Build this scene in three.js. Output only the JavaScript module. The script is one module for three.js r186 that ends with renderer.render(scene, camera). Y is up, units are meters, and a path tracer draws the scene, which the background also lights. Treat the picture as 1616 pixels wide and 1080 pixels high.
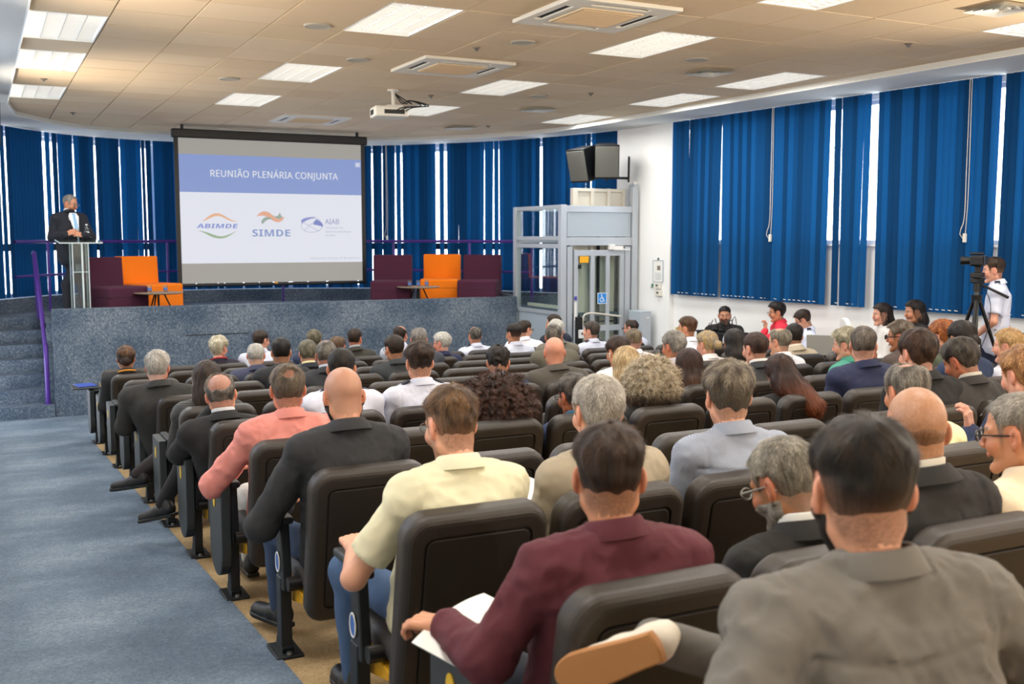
import * as THREE from 'three';
import { RoundedBoxGeometry } from 'three/addons/geometries/RoundedBoxGeometry.js';
import { mergeGeometries, mergeVertices } from 'three/addons/utils/BufferGeometryUtils.js';
import { Brush, Evaluator, SUBTRACTION } from 'three-bvh-csg';
import { RectAreaLightUniformsLib } from 'three/addons/lights/RectAreaLightUniformsLib.js';

// ---------------------------------------------------------------- camera, sky, light, exposure
const scene = new THREE.Scene();
const EYE_Y = 2.441;
const camera = new THREE.PerspectiveCamera(2 * Math.atan(540 / 1650) * 180 / Math.PI, 1616 / 1080, 0.05, 200);
{
  const yaw = 26.95 * Math.PI / 180, pitch = Math.atan(163 / 1650);
  camera.position.set(0, EYE_Y, 0);
  camera.lookAt(Math.sin(yaw) * Math.cos(pitch), EYE_Y - Math.sin(pitch), -Math.cos(yaw) * Math.cos(pitch));
  camera.focus = 6.2;
  camera.userData.fStop = 4.0;
}
scene.background = new THREE.Color(5.2, 5.6, 6.2);          // bright hazy daylight outside, the same in every direction
const renderer = new THREE.WebGLRenderer({ antialias: true });
renderer.toneMapping = THREE.LinearToneMapping;
renderer.toneMappingExposure = 1.2;
renderer.shadowMap.enabled = true;
RectAreaLightUniformsLib.init();
const PANEL_LIGHT = 17, PANEL_GLOW = .8, LAMP_COLOR = [1.0, 0.975, 0.93], ADDED_UPLIGHT = 64, ADDED_UPLIGHT_COLOR = [1.0, 0.86, 0.7];

// ---------------------------------------------------------------- helpers
const rad = (d) => d * Math.PI / 180, lerp = (a, b, t) => a + (b - a) * t;
const clamp = (x, a = 0, b = 1) => Math.min(b, Math.max(a, x));
const smooth = (a, b, x) => { const t = clamp((x - a) / (b - a)); return t * t * (3 - 2 * t); };
function rng(seed) { let s = seed >>> 0; return () => { s = (s + 0x6D2B79F5) >>> 0; let t = s; t = Math.imul(t ^ (t >>> 15), t | 1); t ^= t + Math.imul(t ^ (t >>> 7), t | 61); return ((t ^ (t >>> 14)) >>> 0) / 4294967296; }; }
const PERM = new Uint8Array(512);
{ const r = rng(7), p = [...Array(256).keys()]; for (let i = 255; i > 0; i--) { const j = Math.floor(r() * (i + 1)); [p[i], p[j]] = [p[j], p[i]]; } for (let i = 0; i < 512; i++) PERM[i] = p[i & 255]; }
const hsh = (x, y, z) => PERM[PERM[PERM[x & 255] + (y & 255)] + (z & 255)] / 127.5 - 1;
function noise(x, y, z) {                                    // value noise in -1 .. 1
  const xi = Math.floor(x), yi = Math.floor(y), zi = Math.floor(z);
  let u = x - xi, v = y - yi, w = z - zi; u = u * u * (3 - 2 * u); v = v * v * (3 - 2 * v); w = w * w * (3 - 2 * w);
  const a = lerp(lerp(hsh(xi, yi, zi), hsh(xi + 1, yi, zi), u), lerp(hsh(xi, yi + 1, zi), hsh(xi + 1, yi + 1, zi), u), v);
  const b = lerp(lerp(hsh(xi, yi, zi + 1), hsh(xi + 1, yi, zi + 1), u), lerp(hsh(xi, yi + 1, zi + 1), hsh(xi + 1, yi + 1, zi + 1), u), v);
  return lerp(a, b, w);
}
const fbm = (x, y, z, n = 4) => { let s = 0, a = .5; for (let i = 0; i < n; i++) { s += a * noise(x, y, z); x *= 2.03; y *= 2.03; z *= 2.03; a *= .5; } return s; };
const col = (hex) => new THREE.Color(hex);
const used = new Map();
function numbered(name) { const n = used.get(name) ?? 0; used.set(name, n + 1); return n ? name + '_' + String(n).padStart(3, '0') : name; }
function tag(o, label, category, group, kind) { if (label) o.userData.label = label; if (category) o.userData.category = category; if (group) o.userData.group = group; if (kind) o.userData.kind = kind; return o; }
function thing(name, label, category, pos = [0, 0, 0], turn = 0, group) {
  const o = new THREE.Group(); o.name = numbered(name); o.position.set(...pos); o.rotation.y = turn; scene.add(o);
  return tag(o, label, category, group);
}
function part(name, geo, mat, parent, pos, rot) {
  const m = new THREE.Mesh(geo, mat); m.name = name; m.castShadow = m.receiveShadow = true;
  if (pos) m.position.set(...pos); if (rot) m.rotation.set(...rot);
  parent.add(m); return m;
}
function struct(name, geo, mat, pos) { const m = part(name, geo, mat, scene, pos); m.userData.kind = 'structure'; return m; }
function structGroup(name) { const g = new THREE.Group(); g.name = name; g.userData.kind = 'structure'; scene.add(g); return g; }
const box = (w, h, d) => new THREE.BoxGeometry(w, h, d);
const rbox = (w, h, d, r = .01, s = 2) => new RoundedBoxGeometry(w, h, d, s, Math.min(r, w / 2.02, h / 2.02, d / 2.02));
const cyl = (r1, r2, h, n = 16) => new THREE.CylinderGeometry(r1, r2, h, n);
const at = (g, x, y, z, rx = 0, ry = 0, rz = 0) => { if (rx || ry || rz) g.applyMatrix4(new THREE.Matrix4().makeRotationFromEuler(new THREE.Euler(rx, ry, rz))); return g.translate(x, y, z); };
function plain(g) { const o = g.index ? g.toNonIndexed() : g; for (const n of Object.keys(o.attributes)) if (!['position', 'normal', 'uv', 'color'].includes(n)) o.deleteAttribute(n); return o; }
const join = (...gs) => mergeGeometries(gs.map(plain));
function rod(a, b, r, r2 = r, n = 10) {
  const A = new THREE.Vector3(...a), B = new THREE.Vector3(...b), g = cyl(r2, r, A.distanceTo(B), n);
  g.applyQuaternion(new THREE.Quaternion().setFromUnitVectors(new THREE.Vector3(0, 1, 0), B.clone().sub(A).normalize()));
  return g.translate((A.x + B.x) / 2, (A.y + B.y) / 2, (A.z + B.z) / 2);
}
const tube = (pts, r, n = 40, k = 8) => new THREE.TubeGeometry(new THREE.CatmullRomCurve3(pts.map((p) => new THREE.Vector3(...p))), n, r, k);
function rrect(w, h, rt, rb = rt) {                          // rounded rectangle shape, centred in x, from y = 0 up
  const s = new THREE.Shape(), a = w / 2;
  s.moveTo(-a + rb, 0); s.lineTo(a - rb, 0); s.absarc(a - rb, rb, rb, -Math.PI / 2, 0);
  s.lineTo(a, h - rt); s.absarc(a - rt, h - rt, rt, 0, Math.PI / 2); s.lineTo(-a + rt, h); s.absarc(-a + rt, h - rt, rt, Math.PI / 2, Math.PI);
  s.lineTo(-a, rb); s.absarc(-a + rb, rb, rb, Math.PI, Math.PI * 1.5); return s;
}
const extr = (s, d, bevel = 0, seg = 2, curve = 6) => new THREE.ExtrudeGeometry(s, { depth: d, bevelEnabled: bevel > 0, bevelSize: bevel, bevelThickness: bevel, bevelSegments: seg, bevelOffset: -bevel, curveSegments: curve });
// floor: a ramp that falls from the back of the hall to the foot of the stage
const floorY = (z) => Math.max(0, .063 * (15.2 + z));

// ---------------------------------------------------------------- textures
function dataTex(n, f, srgb = false, m = n) {
  const d = new Uint8Array(n * m * 4);
  for (let j = 0; j < m; j++) for (let i = 0; i < n; i++) { const c = f(i, j); d.set([c[0], c[1], c[2], 255].map((x) => clamp(x, 0, 255)), (j * n + i) * 4); }
  const t = new THREE.DataTexture(d, n, m); t.wrapS = t.wrapT = THREE.RepeatWrapping; t.magFilter = THREE.LinearFilter; t.minFilter = THREE.LinearMipmapLinearFilter; t.generateMipmaps = true;
  if (srgb) t.colorSpace = THREE.SRGBColorSpace; t.needsUpdate = true; return t;
}
const rep = (t, x, y = x) => { const c = t.clone(); c.repeat.set(x, y); c.needsUpdate = true; return c; };
// tiling noise: sampled on a torus of lattice cells
function tileNoise(n, cells, seed, oct = 3) {
  const out = new Float32Array(n * n), r = rng(seed);
  let amp = 1, c = cells;
  for (let o = 0; o < oct; o++, amp *= .55, c *= 2) {
    const g = Float32Array.from({ length: c * c }, () => r() * 2 - 1);
    for (let j = 0; j < n; j++) for (let i = 0; i < n; i++) {
      const x = i / n * c, y = j / n * c, xi = Math.floor(x), yi = Math.floor(y); let u = x - xi, v = y - yi; u = u * u * (3 - 2 * u); v = v * v * (3 - 2 * v);
      const q = (a, b) => g[((b % c) * c) + (a % c)];
      out[j * n + i] += amp * lerp(lerp(q(xi, yi), q(xi + 1, yi), u), lerp(q(xi, yi + 1), q(xi + 1, yi + 1), u), v);
    }
  }
  return out;
}
function speckle(n, base, dark, light, seed, patch = .5, grain = .5) {   // carpet: patches of tone and a pile of single light and dark tufts
  const a = tileNoise(n, 4, seed, 4), r = rng(seed + 5), b = tileNoise(n, n / 4, seed + 9, 2);
  return dataTex(n, (i, j) => {
    const k = clamp(a[j * n + i] * patch + (b[j * n + i] * .5 + (r() - .5)) * grain, -1, 1);
    return [0, 1, 2].map((c) => k < 0 ? lerp(base[c], dark[c], -k) : lerp(base[c], light[c], k));
  }, true);
}
const grainBump = (() => { const r = rng(3), b = tileNoise(256, 64, 4, 2); return dataTex(256, (i, j) => { const v = 128 + b[j * 256 + i] * 70 + (r() - .5) * 60; return [v, v, v]; }); })();
const blueCarpetMap = speckle(512, [92, 108, 124], [62, 78, 95], [142, 154, 164], 21, .36, .6);
const stageCarpetMap = speckle(512, [76, 91, 108], [46, 61, 80], [146, 152, 156], 33, .3, .95);
const beigeCarpetMap = speckle(512, [156, 130, 90], [122, 98, 62], [190, 166, 124], 41, .3, .7);
const streakMap = (() => {                                   // hair: fine strands along v
  const n = 256, r = rng(17), a = tileNoise(n, 64, 18, 2), s = Float32Array.from({ length: n }, () => r());
  return dataTex(n, (i, j) => { const k = Math.floor(i + a[j * n + i] * 3 + n) % n, v = 150 + s[k] * 90 + a[j * n + i] * 12; return [v, v, v]; }, true);
})();
const clothBump = (() => { const n = 128; return dataTex(n, (i, j) => { const v = 128 + 60 * Math.sin(i / n * Math.PI * 32) + 60 * Math.sin(j / n * Math.PI * 32); return [v, v, v]; }); })();

// ---------------------------------------------------------------- materials
const std = (color, rough = .8, o = {}) => new THREE.MeshStandardMaterial({ color, roughness: rough, ...o });
const phys = (color, rough = .5, o = {}) => new THREE.MeshPhysicalMaterial({ color, roughness: rough, ...o });
const M = {
  blueCarpet: std(0xffffff, .95, { map: rep(blueCarpetMap, .7), bumpMap: rep(grainBump, 3), bumpScale: .004 }),
  stageCarpet: std(0xffffff, .95, { map: rep(stageCarpetMap, .55), bumpMap: rep(grainBump, 3), bumpScale: .004 }),
  beige: std(0xffffff, .95, { map: rep(beigeCarpetMap, 1.1), bumpMap: rep(grainBump, 3), bumpScale: .004 }),
  wall: std(0xecedec, .7, { bumpMap: rep(grainBump, 2), bumpScale: .0006 }),
  border: std(0xd4d6d2, .75), tile: [0xd6c09f, 0xd3bc9a, 0xd9c4a4].map((c) => std(c, .85)), grid: std(0x7c7265, .7),
  plenum: std(0x2c2a27, .9), white: std(0xe8e8e4, .4), offwhite: std(0xd9d6cb, .5), dark: std(0x14140f, .5), black: std(0x0b0b0c, .45), blackMetal: std(0x15171a, .4, { metalness: .35 }),
  alu: std(0xb6bdc4, .4, { metalness: .25 }), panel: std(0xaab6c0, .45), cream: std(0xcfcabc, .5), steel: std(0xa8a8a8, .3, { metalness: .9 }),
  glass: phys(0xf4faf8, .03, { transmission: 1, thickness: 0, ior: 1.45 }), windowGlass: phys(0xffffff, .02, { transmission: 1, thickness: 0, ior: 1.45 }),
  acrylic: phys(0xeef4f3, .06, { transmission: .97, thickness: 0, ior: 1.45 }),
  purple: std(0x4b2a86, .35), vinyl: phys(0x241d16, .5, { bumpMap: rep(grainBump, 6), bumpScale: .0006, clearcoat: .25, clearcoatRoughness: .55 }), vinylPanel: phys(0x1d1812, .52, { bumpMap: rep(grainBump, 6), bumpScale: .0006 }),
  frame: std(0x1b1f22, .45, { metalness: .2 }), tabletBox: std(0x2b3134, .5), yellow: std(0xd6a11c, .55), yellowSticker: std(0xe0b81e, .5),
  purpleFabric: std(0x44172f, .95, { bumpMap: rep(grainBump, 6), bumpScale: .001 }), orangeFabric: std(0xf07a04, .95, { bumpMap: rep(grainBump, 6), bumpScale: .001 }),
  wood: std(0x8d7a66, .5), speakerGrille: std(0x55554f, .6, { bumpMap: rep(grainBump, 20), bumpScale: .002 }), roundGrille: std(0xaaa598, .7), louvre: std(0xf2f2ee, .35), green: std(0x2f7a5a, .5),
  panelGlow: std(0xffffff, .6, { emissive: new THREE.Color(...LAMP_COLOR), emissiveIntensity: PANEL_GLOW }),
};

// ---------------------------------------------------------------- the room: floor
const CEIL = EYE_Y + 1.81, BORDER = 4.19, STAGE = 1.28, PARAPET = 1.485, STAGE_Z = -15.45, BACK_Z = 4.5;
const rightX = (z) => 9.4 + .075 * (z + 13.2);               // plane of the blinds along the right wall
function ramp(x0, x1, z0, z1, lift, thick = .3) {            // a slab whose top follows the floor, with uv in metres; x0, x1 may be functions of z
  const n = Math.max(2, Math.ceil(Math.abs(z1 - z0) / .6)), pos = [], uv = [], idx = [], f = (x) => typeof x === 'function' ? x : () => x;
  const X0 = f(x0), X1 = f(x1);
  for (let i = 0; i <= n; i++) { const z = lerp(z0, z1, i / n), y = floorY(z) + lift; for (const [x, dy] of [[X0(z), 0], [X1(z), 0], [X0(z), -thick], [X1(z), -thick]]) { pos.push(x, y + dy, z); uv.push(x, z); } }
  for (let i = 0; i < n; i++) { const a = i * 4, b = a + 4; idx.push(a, a + 1, b, a + 1, b + 1, b, a + 2, b + 2, a + 3, a + 3, b + 2, b + 3, a, b, a + 2, b, b + 2, a + 2, a + 1, a + 3, b + 1, b + 1, a + 3, b + 3); }
  for (const k of [0, n]) { const a = k * 4; k ? idx.push(a, a + 1, a + 2, a + 1, a + 3, a + 2) : idx.push(a, a + 2, a + 1, a + 1, a + 2, a + 3); }
  const g = new THREE.BufferGeometry(); g.setAttribute('position', new THREE.Float32BufferAttribute(pos, 3)); g.setAttribute('uv', new THREE.Float32BufferAttribute(uv, 2)); g.setIndex(idx);
  const o = g.toNonIndexed(); o.computeVertexNormals(); return o;
}
{
  const g = structGroup('floor');
  part('floor_slab', ramp(-.7, (z) => rightX(z) + .5, -20.2, BACK_Z, -.012, .4), M.plenum, g);
  part('seating_carpet', ramp(1.055, 8.22, -12.52, BACK_Z, 0, .011), M.beige, g);
  part('aisle_carpet', ramp(-.6, 1.05, -15.5, BACK_Z, .006, .017), M.blueCarpet, g);
  part('front_carpet', ramp(1.052, 8.22, -15.5, -12.525, .006, .017), M.blueCarpet, g);
  part('side_carpet', ramp(8.225, (z) => rightX(z) + .2, -15.5, BACK_Z, .006, .017), M.blueCarpet, g);
}
// path of the blinds round the apse behind the stage, seen from above (x, z)
const APSE = new THREE.CatmullRomCurve3([[-.62, -14.2], [-.45, -16.0], [-.1, -17.2], [.38, -18.15], [1.3, -19.2], [2.6, -19.75], [4.4, -19.8], [6.0, -19.35], [7.2, -18.5], [8.33, -17.07], [9.0, -15.6], [9.33, -14.4], [9.4, -13.2]].map(([x, z]) => new THREE.Vector3(x, 0, z)), false, 'catmullrom', .5);
APSE.arcLengthDivisions = 600;
const APSE_LEN = APSE.getLength();
const apseAt = (s) => APSE.getPointAt(clamp(s / APSE_LEN));
function apseNormal(s) { const t = APSE.getTangentAt(clamp(s / APSE_LEN)); return new THREE.Vector3(t.z, 0, -t.x).multiplyScalar(1); }  // outwards
function apseBand(s0, s1, in0, out0, y0, y1, step = .25) {   // curved solid along the apse, between offsets (metres outwards)
  const n = Math.max(2, Math.ceil((s1 - s0) / step)), pos = [], uv = [], idx = [];
  for (let i = 0; i <= n; i++) {
    const s = lerp(s0, s1, i / n), p = apseAt(s), q = apseNormal(s);
    for (const [o, y] of [[in0, y0], [in0, y1], [out0, y1], [out0, y0]]) { pos.push(p.x + q.x * o, y, p.z + q.z * o); uv.push(s + o, y + o); }
  }
  for (let i = 0; i < n; i++) for (let k = 0; k < 4; k++) { const a = i * 4 + k, b = i * 4 + (k + 1) % 4; idx.push(a, b, a + 4, b, b + 4, a + 4); }
  const e = n * 4; idx.push(0, 2, 1, 0, 3, 2, e, e + 1, e + 2, e, e + 2, e + 3);
  const g = new THREE.BufferGeometry(); g.setAttribute('position', new THREE.Float32BufferAttribute(pos, 3)); g.setAttribute('uv', new THREE.Float32BufferAttribute(uv, 2)); g.setIndex(idx);
  const o = g.toNonIndexed(); o.computeVertexNormals(); return o;
}
// along the right wall the same idea on a straight line; s runs from the corner towards the back of the hall
const wallDir = new THREE.Vector3(.075, 0, 1).normalize(), wallOut = new THREE.Vector3(1, 0, -.075).normalize();
const wallAt = (s) => new THREE.Vector3(9.4, 0, -13.2).addScaledVector(wallDir, s);
function wallBlock(s0, s1, in0, out0, y0, y1) {
  const g = box(s1 - s0, y1 - y0, out0 - in0), m = new THREE.Matrix4().makeBasis(wallDir, new THREE.Vector3(0, 1, 0), wallOut.clone());
  const p = wallAt((s0 + s1) / 2).addScaledVector(wallOut, (in0 + out0) / 2); m.setPosition(p.x, (y0 + y1) / 2, p.z);
  const basis = new THREE.Matrix4().makeBasis(wallDir, new THREE.Vector3(0, 1, 0), new THREE.Vector3().crossVectors(wallDir, new THREE.Vector3(0, 1, 0)));
  basis.setPosition(p.x, (y0 + y1) / 2, p.z); return g.applyMatrix4(basis);
}
{ // right wall: low wall, header, piers; windows between
  const L = 17.8, g = structGroup('wall_right');
  part('low_wall', wallBlock(-.02, L, .1, .35, -.4, 2.35), M.wall, g);
  part('header', wallBlock(-.02, L, .1, .35, 4.12, 4.6), M.wall, g);
  part('window_sill', wallBlock(-.02, L, .06, .37, 2.35, 2.375), M.white, g);
  part('pier', wallBlock(-.02, .12, .1, .35, 2.375, 4.12), M.wall, g);
  part('pier', wallBlock(10.4, L, .1, .35, 2.375, 4.12), M.wall, g);
  let n = 1;
  for (let s = .12; s < 10.3; s += 2.06) {
    const w = structGroup('window_' + n++), e = Math.min(s + 2.06, 10.4), fr = [];
    for (const a of [s, (s + e) / 2 - .025, e - .05]) fr.push(wallBlock(a, a + .05, .16, .24, 2.375, 4.12));
    for (const y of [2.375, 4.07]) fr.push(wallBlock(s + .05, e - .05, .16, .24, y, y + .05));
    part('window_frame', join(...fr), M.white, w);
    for (const [a, b] of [[s + .05, (s + e) / 2 - .025], [(s + e) / 2 + .025, e - .05]]) part('pane', wallBlock(a, b, .196, .202, 2.425, 4.07), M.windowGlass, w);
  }
}
{ // apse wall: a white pier at the right corner, kerb below, header above, windows all round between
  const g = structGroup('wall_front'), pierS = 16.42;
  part('pier', apseBand(pierS, APSE_LEN, .02, .35, -.3, 4.6), M.wall, g);
  part('kerb', apseBand(.2, pierS, -.04, .4, STAGE - .3, 1.5), M.stageCarpet, g);
  part('header', apseBand(.2, pierS, .1, .4, 4.12, 4.6), M.wall, g);
  part('pier', apseBand(.2, 2.6, .1, .35, 1.5, 4.12), M.wall, g);
  let n = 10;
  for (let s = 2.6; s < pierS - .1; s += 1.16) {
    const e = Math.min(s + 1.16, pierS), w = structGroup('window_' + n++);
    part('window_frame', join(apseBand(s, s + .035, .22, .3, 1.5, 4.12), apseBand(e - .035, e, .22, .3, 1.5, 4.12), apseBand(s + .035, e - .035, .22, .3, 4.06, 4.12), apseBand(s + .035, e - .035, .22, .3, 1.5, 1.56)), M.white, w);
    part('transom', apseBand(s + .035, e - .035, .2, .32, 2.24, 2.36), M.blackMetal, w);
    for (const [a, b] of [[1.56, 2.24], [2.36, 4.06]]) part('pane', apseBand(s + .035, e - .035, .256, .262, a, b, .4), M.windowGlass, w);
  }
}
{ // left and back walls close the hall outside the picture; the left wall repeats the right one: low wall, window band, header
  const g = structGroup('wall_left');
  part('low_wall', at(box(.25, 2.75, 18.5), -.75, .97, -4.95), M.wall, g);
  part('header', at(box(.25, .48, 18.5), -.75, 4.36, -4.95), M.wall, g);
  part('pier', at(box(.25, 1.77, 8.4), -.75, 3.235, .1), M.wall, g);
  part('pier', at(box(.25, 1.77, .3), -.75, 3.235, -14.05), M.wall, g);
  let n = 40;
  for (let z = -13.9; z < -4.2; z += 1.96) {
    const w = structGroup('window_' + n++);
    part('window_frame', join(at(box(.08, 1.77, .05), -.75, 3.235, z + .025), at(box(.08, 1.77, .05), -.75, 3.235, z + 1.935), at(box(.08, .05, 1.86), -.75, 2.375, z + .98), at(box(.08, .05, 1.86), -.75, 4.095, z + .98)), M.white, w);
    part('pane', at(box(.006, 1.67, 1.86), -.75, 3.235, z + .98), M.windowGlass, w);
  }
  const b = struct('wall_back', at(box(12.5, 5.4, .25), 4.8, 1.9, BACK_Z + .12), M.wall);
}

// ---------------------------------------------------------------- ceiling: tile field recessed in a plaster border
const fieldRight = (z) => 8.74 + .045 * (z + 11);
const FIELD = [[.42, BACK_Z - .2], [.42, -15.35], [.56, -16.7], [1.07, -17.6], [1.7, -18.25], [2.5, -18.55], [4.4, -18.72], [5.8, -18.35], [7.0, -17.65], [7.85, -16.75], [8.3, -16.0], [8.53, -15.2], [fieldRight(-13.4), -13.4], [fieldRight(-9), -9], [fieldRight(-4), -4], [fieldRight(BACK_Z - .2), BACK_Z - .2]];
function clipConvex(poly, clip) {                            // Sutherland-Hodgman against a convex outline
  let out = poly;
  for (let i = 0; i < clip.length && out.length; i++) {
    const a = clip[i], b = clip[(i + 1) % clip.length], side = (p) => (b[0] - a[0]) * (p[1] - a[1]) - (b[1] - a[1]) * (p[0] - a[0]), src = out; out = [];
    src.forEach((p, k) => { const q = src[(k + 1) % src.length], sp = side(p), sq = side(q), ins = sp >= 0; if (ins) out.push(p); if (ins !== (sq >= 0)) { const t = sp / (sp - sq); out.push([lerp(p[0], q[0], t), lerp(p[1], q[1], t)]); } });
  }
  return out;
}
const fieldArea = FIELD.reduce((s, p, i) => { const q = FIELD[(i + 1) % FIELD.length]; return s + p[0] * q[1] - q[0] * p[1]; }, 0);
const CLIP = fieldArea > 0 ? FIELD : FIELD.slice().reverse();
const slabOf = (poly, y0, y1) => { const s = new THREE.Shape(poly.map(([x, z]) => new THREE.Vector2(x, -z))); const g = new THREE.ExtrudeGeometry(s, { depth: y1 - y0, bevelEnabled: false }); return g.rotateX(-Math.PI / 2).translate(0, y0, 0); };
const colX = (i) => .42 + .625 * i;
const zLine = (k) => -7.77 - .6245 * k, zLineA = (k) => -9.33 - .64 * k;
// fixtures: [column, z of the nearer edge, tiles long]
const PANELS = [[0, zLineA(0), zLineA(2)], [0, zLineA(3), zLineA(5)], [0, zLineA(7), zLineA(9)], [4, zLine(0), zLine(2)], [4, zLine(5), zLine(7)], [4, zLine(9), zLine(11)], [8, zLine(0), zLine(2)], [8, zLine(5), zLine(7)], [8, zLine(9), zLine(11)], [8, zLine(-4), zLine(-2)], [12, zLine(2), zLine(4)], [12, zLine(5), zLine(7)], [12, zLine(9), zLine(11)], [12, zLine(-4), zLine(-2)], [4, zLine(-4), zLine(-2)], [0, zLineA(-6), zLineA(-4)], [0, zLineA(-12), zLineA(-10)], [4, zLine(-9), zLine(-7)], [8, zLine(-9), zLine(-7)], [12, zLine(-9), zLine(-7)], [4, zLine(-15), zLine(-13)], [8, zLine(-15), zLine(-13)], [12, zLine(-15), zLine(-13)]];
const CASSETTES = [[4.53, -7.42], [4.53, -10.3], [4.56, -15.72]];
{
  const g = structGroup('ceiling');
  part('roof_slab', at(box(12.6, .25, 26), 4.9, CEIL + .37, -8.0), M.wall, g);
  const rim = new THREE.Shape([[-.9, BACK_Z + .1], [-.9, -16.2], ...[...Array(40).keys()].map((i) => { const s = 1.9 + (APSE_LEN - 1.9) * i / 39, p = apseAt(s), q = apseNormal(s); return [p.x + q.x * .3, p.z + q.z * .3]; }), [rightX(-13.2) + .3, -13.1], [rightX(BACK_Z) + .3, BACK_Z + .1]].map(([x, z]) => new THREE.Vector2(x, -z)));
  rim.holes.push(new THREE.Path(FIELD.map(([x, z]) => new THREE.Vector2(x, -z))));
  part('ceiling_border', new THREE.ExtrudeGeometry(rim, { depth: .13, bevelEnabled: false }).rotateX(-Math.PI / 2).translate(0, BORDER, 0), M.border, g);
  part('edge_trim', (() => { const gs = []; for (let i = 0; i < FIELD.length - 1; i++) { const [x0, z0] = FIELD[i], [x1, z1] = FIELD[i + 1]; gs.push(rod([x0, BORDER + .002, z0], [x1, BORDER + .002, z1], .008, .008, 6)); } return join(...gs); })(), M.white, g);
  const r = rng(99), far = [], hole = (x, z, w, d) => (px, pz) => Math.abs(px - x) < w && Math.abs(pz - z) < d;
  const holes = [...PANELS.map(([c, a, b]) => hole(colX(c) + .31, (a + b) / 2, .2, .6)), ...CASSETTES.map(([x, z]) => hole(x, z, .32, .32))];
  for (let c = 0; c < 15; c++) for (let k = -19; k < 18; k++) {
    const zl = c === 0 ? zLineA : zLine, x0 = colX(c) + .0075, x1 = colX(c + 1) - .0075, z1 = zl(k) - .006, z0 = zl(k + 1) + .006;
    if (holes.some((h) => h((x0 + x1) / 2, (z0 + z1) / 2))) continue;
    const poly = clipConvex([[x0, z0], [x1, z0], [x1, z1], [x0, z1]], CLIP); if (poly.length < 3) continue;
    const area = Math.abs(poly.reduce((s, p, i) => { const q = poly[(i + 1) % poly.length]; return s + p[0] * q[1] - q[0] * p[1]; }, 0)) / 2; if (area < .01) continue;
    const sag = (r() - .5) * .004, geo = slabOf(poly, CEIL + sag, CEIL + .018 + sag);
    const bx = Math.atan2((x0 + x1) / 2, -z0) * 180 / Math.PI - 26.95;
    if (z1 > -4.6 || bx > 31 || bx < -29) far.push(plain(geo)); else part('ceiling_tile', geo, M.tile[Math.floor(r() * 3)], g);
  }
  part('ceiling_tiles', mergeGeometries(far), M.tile[0], g).userData.kind = 'stuff';
  const bars = [];
  for (let c = 0; c <= 14; c++) bars.push(at(box(.02, .02, 24), colX(c), CEIL + .075, -7.2));
  part('tile_grid', join(...bars), M.grid, g);
}
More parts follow.
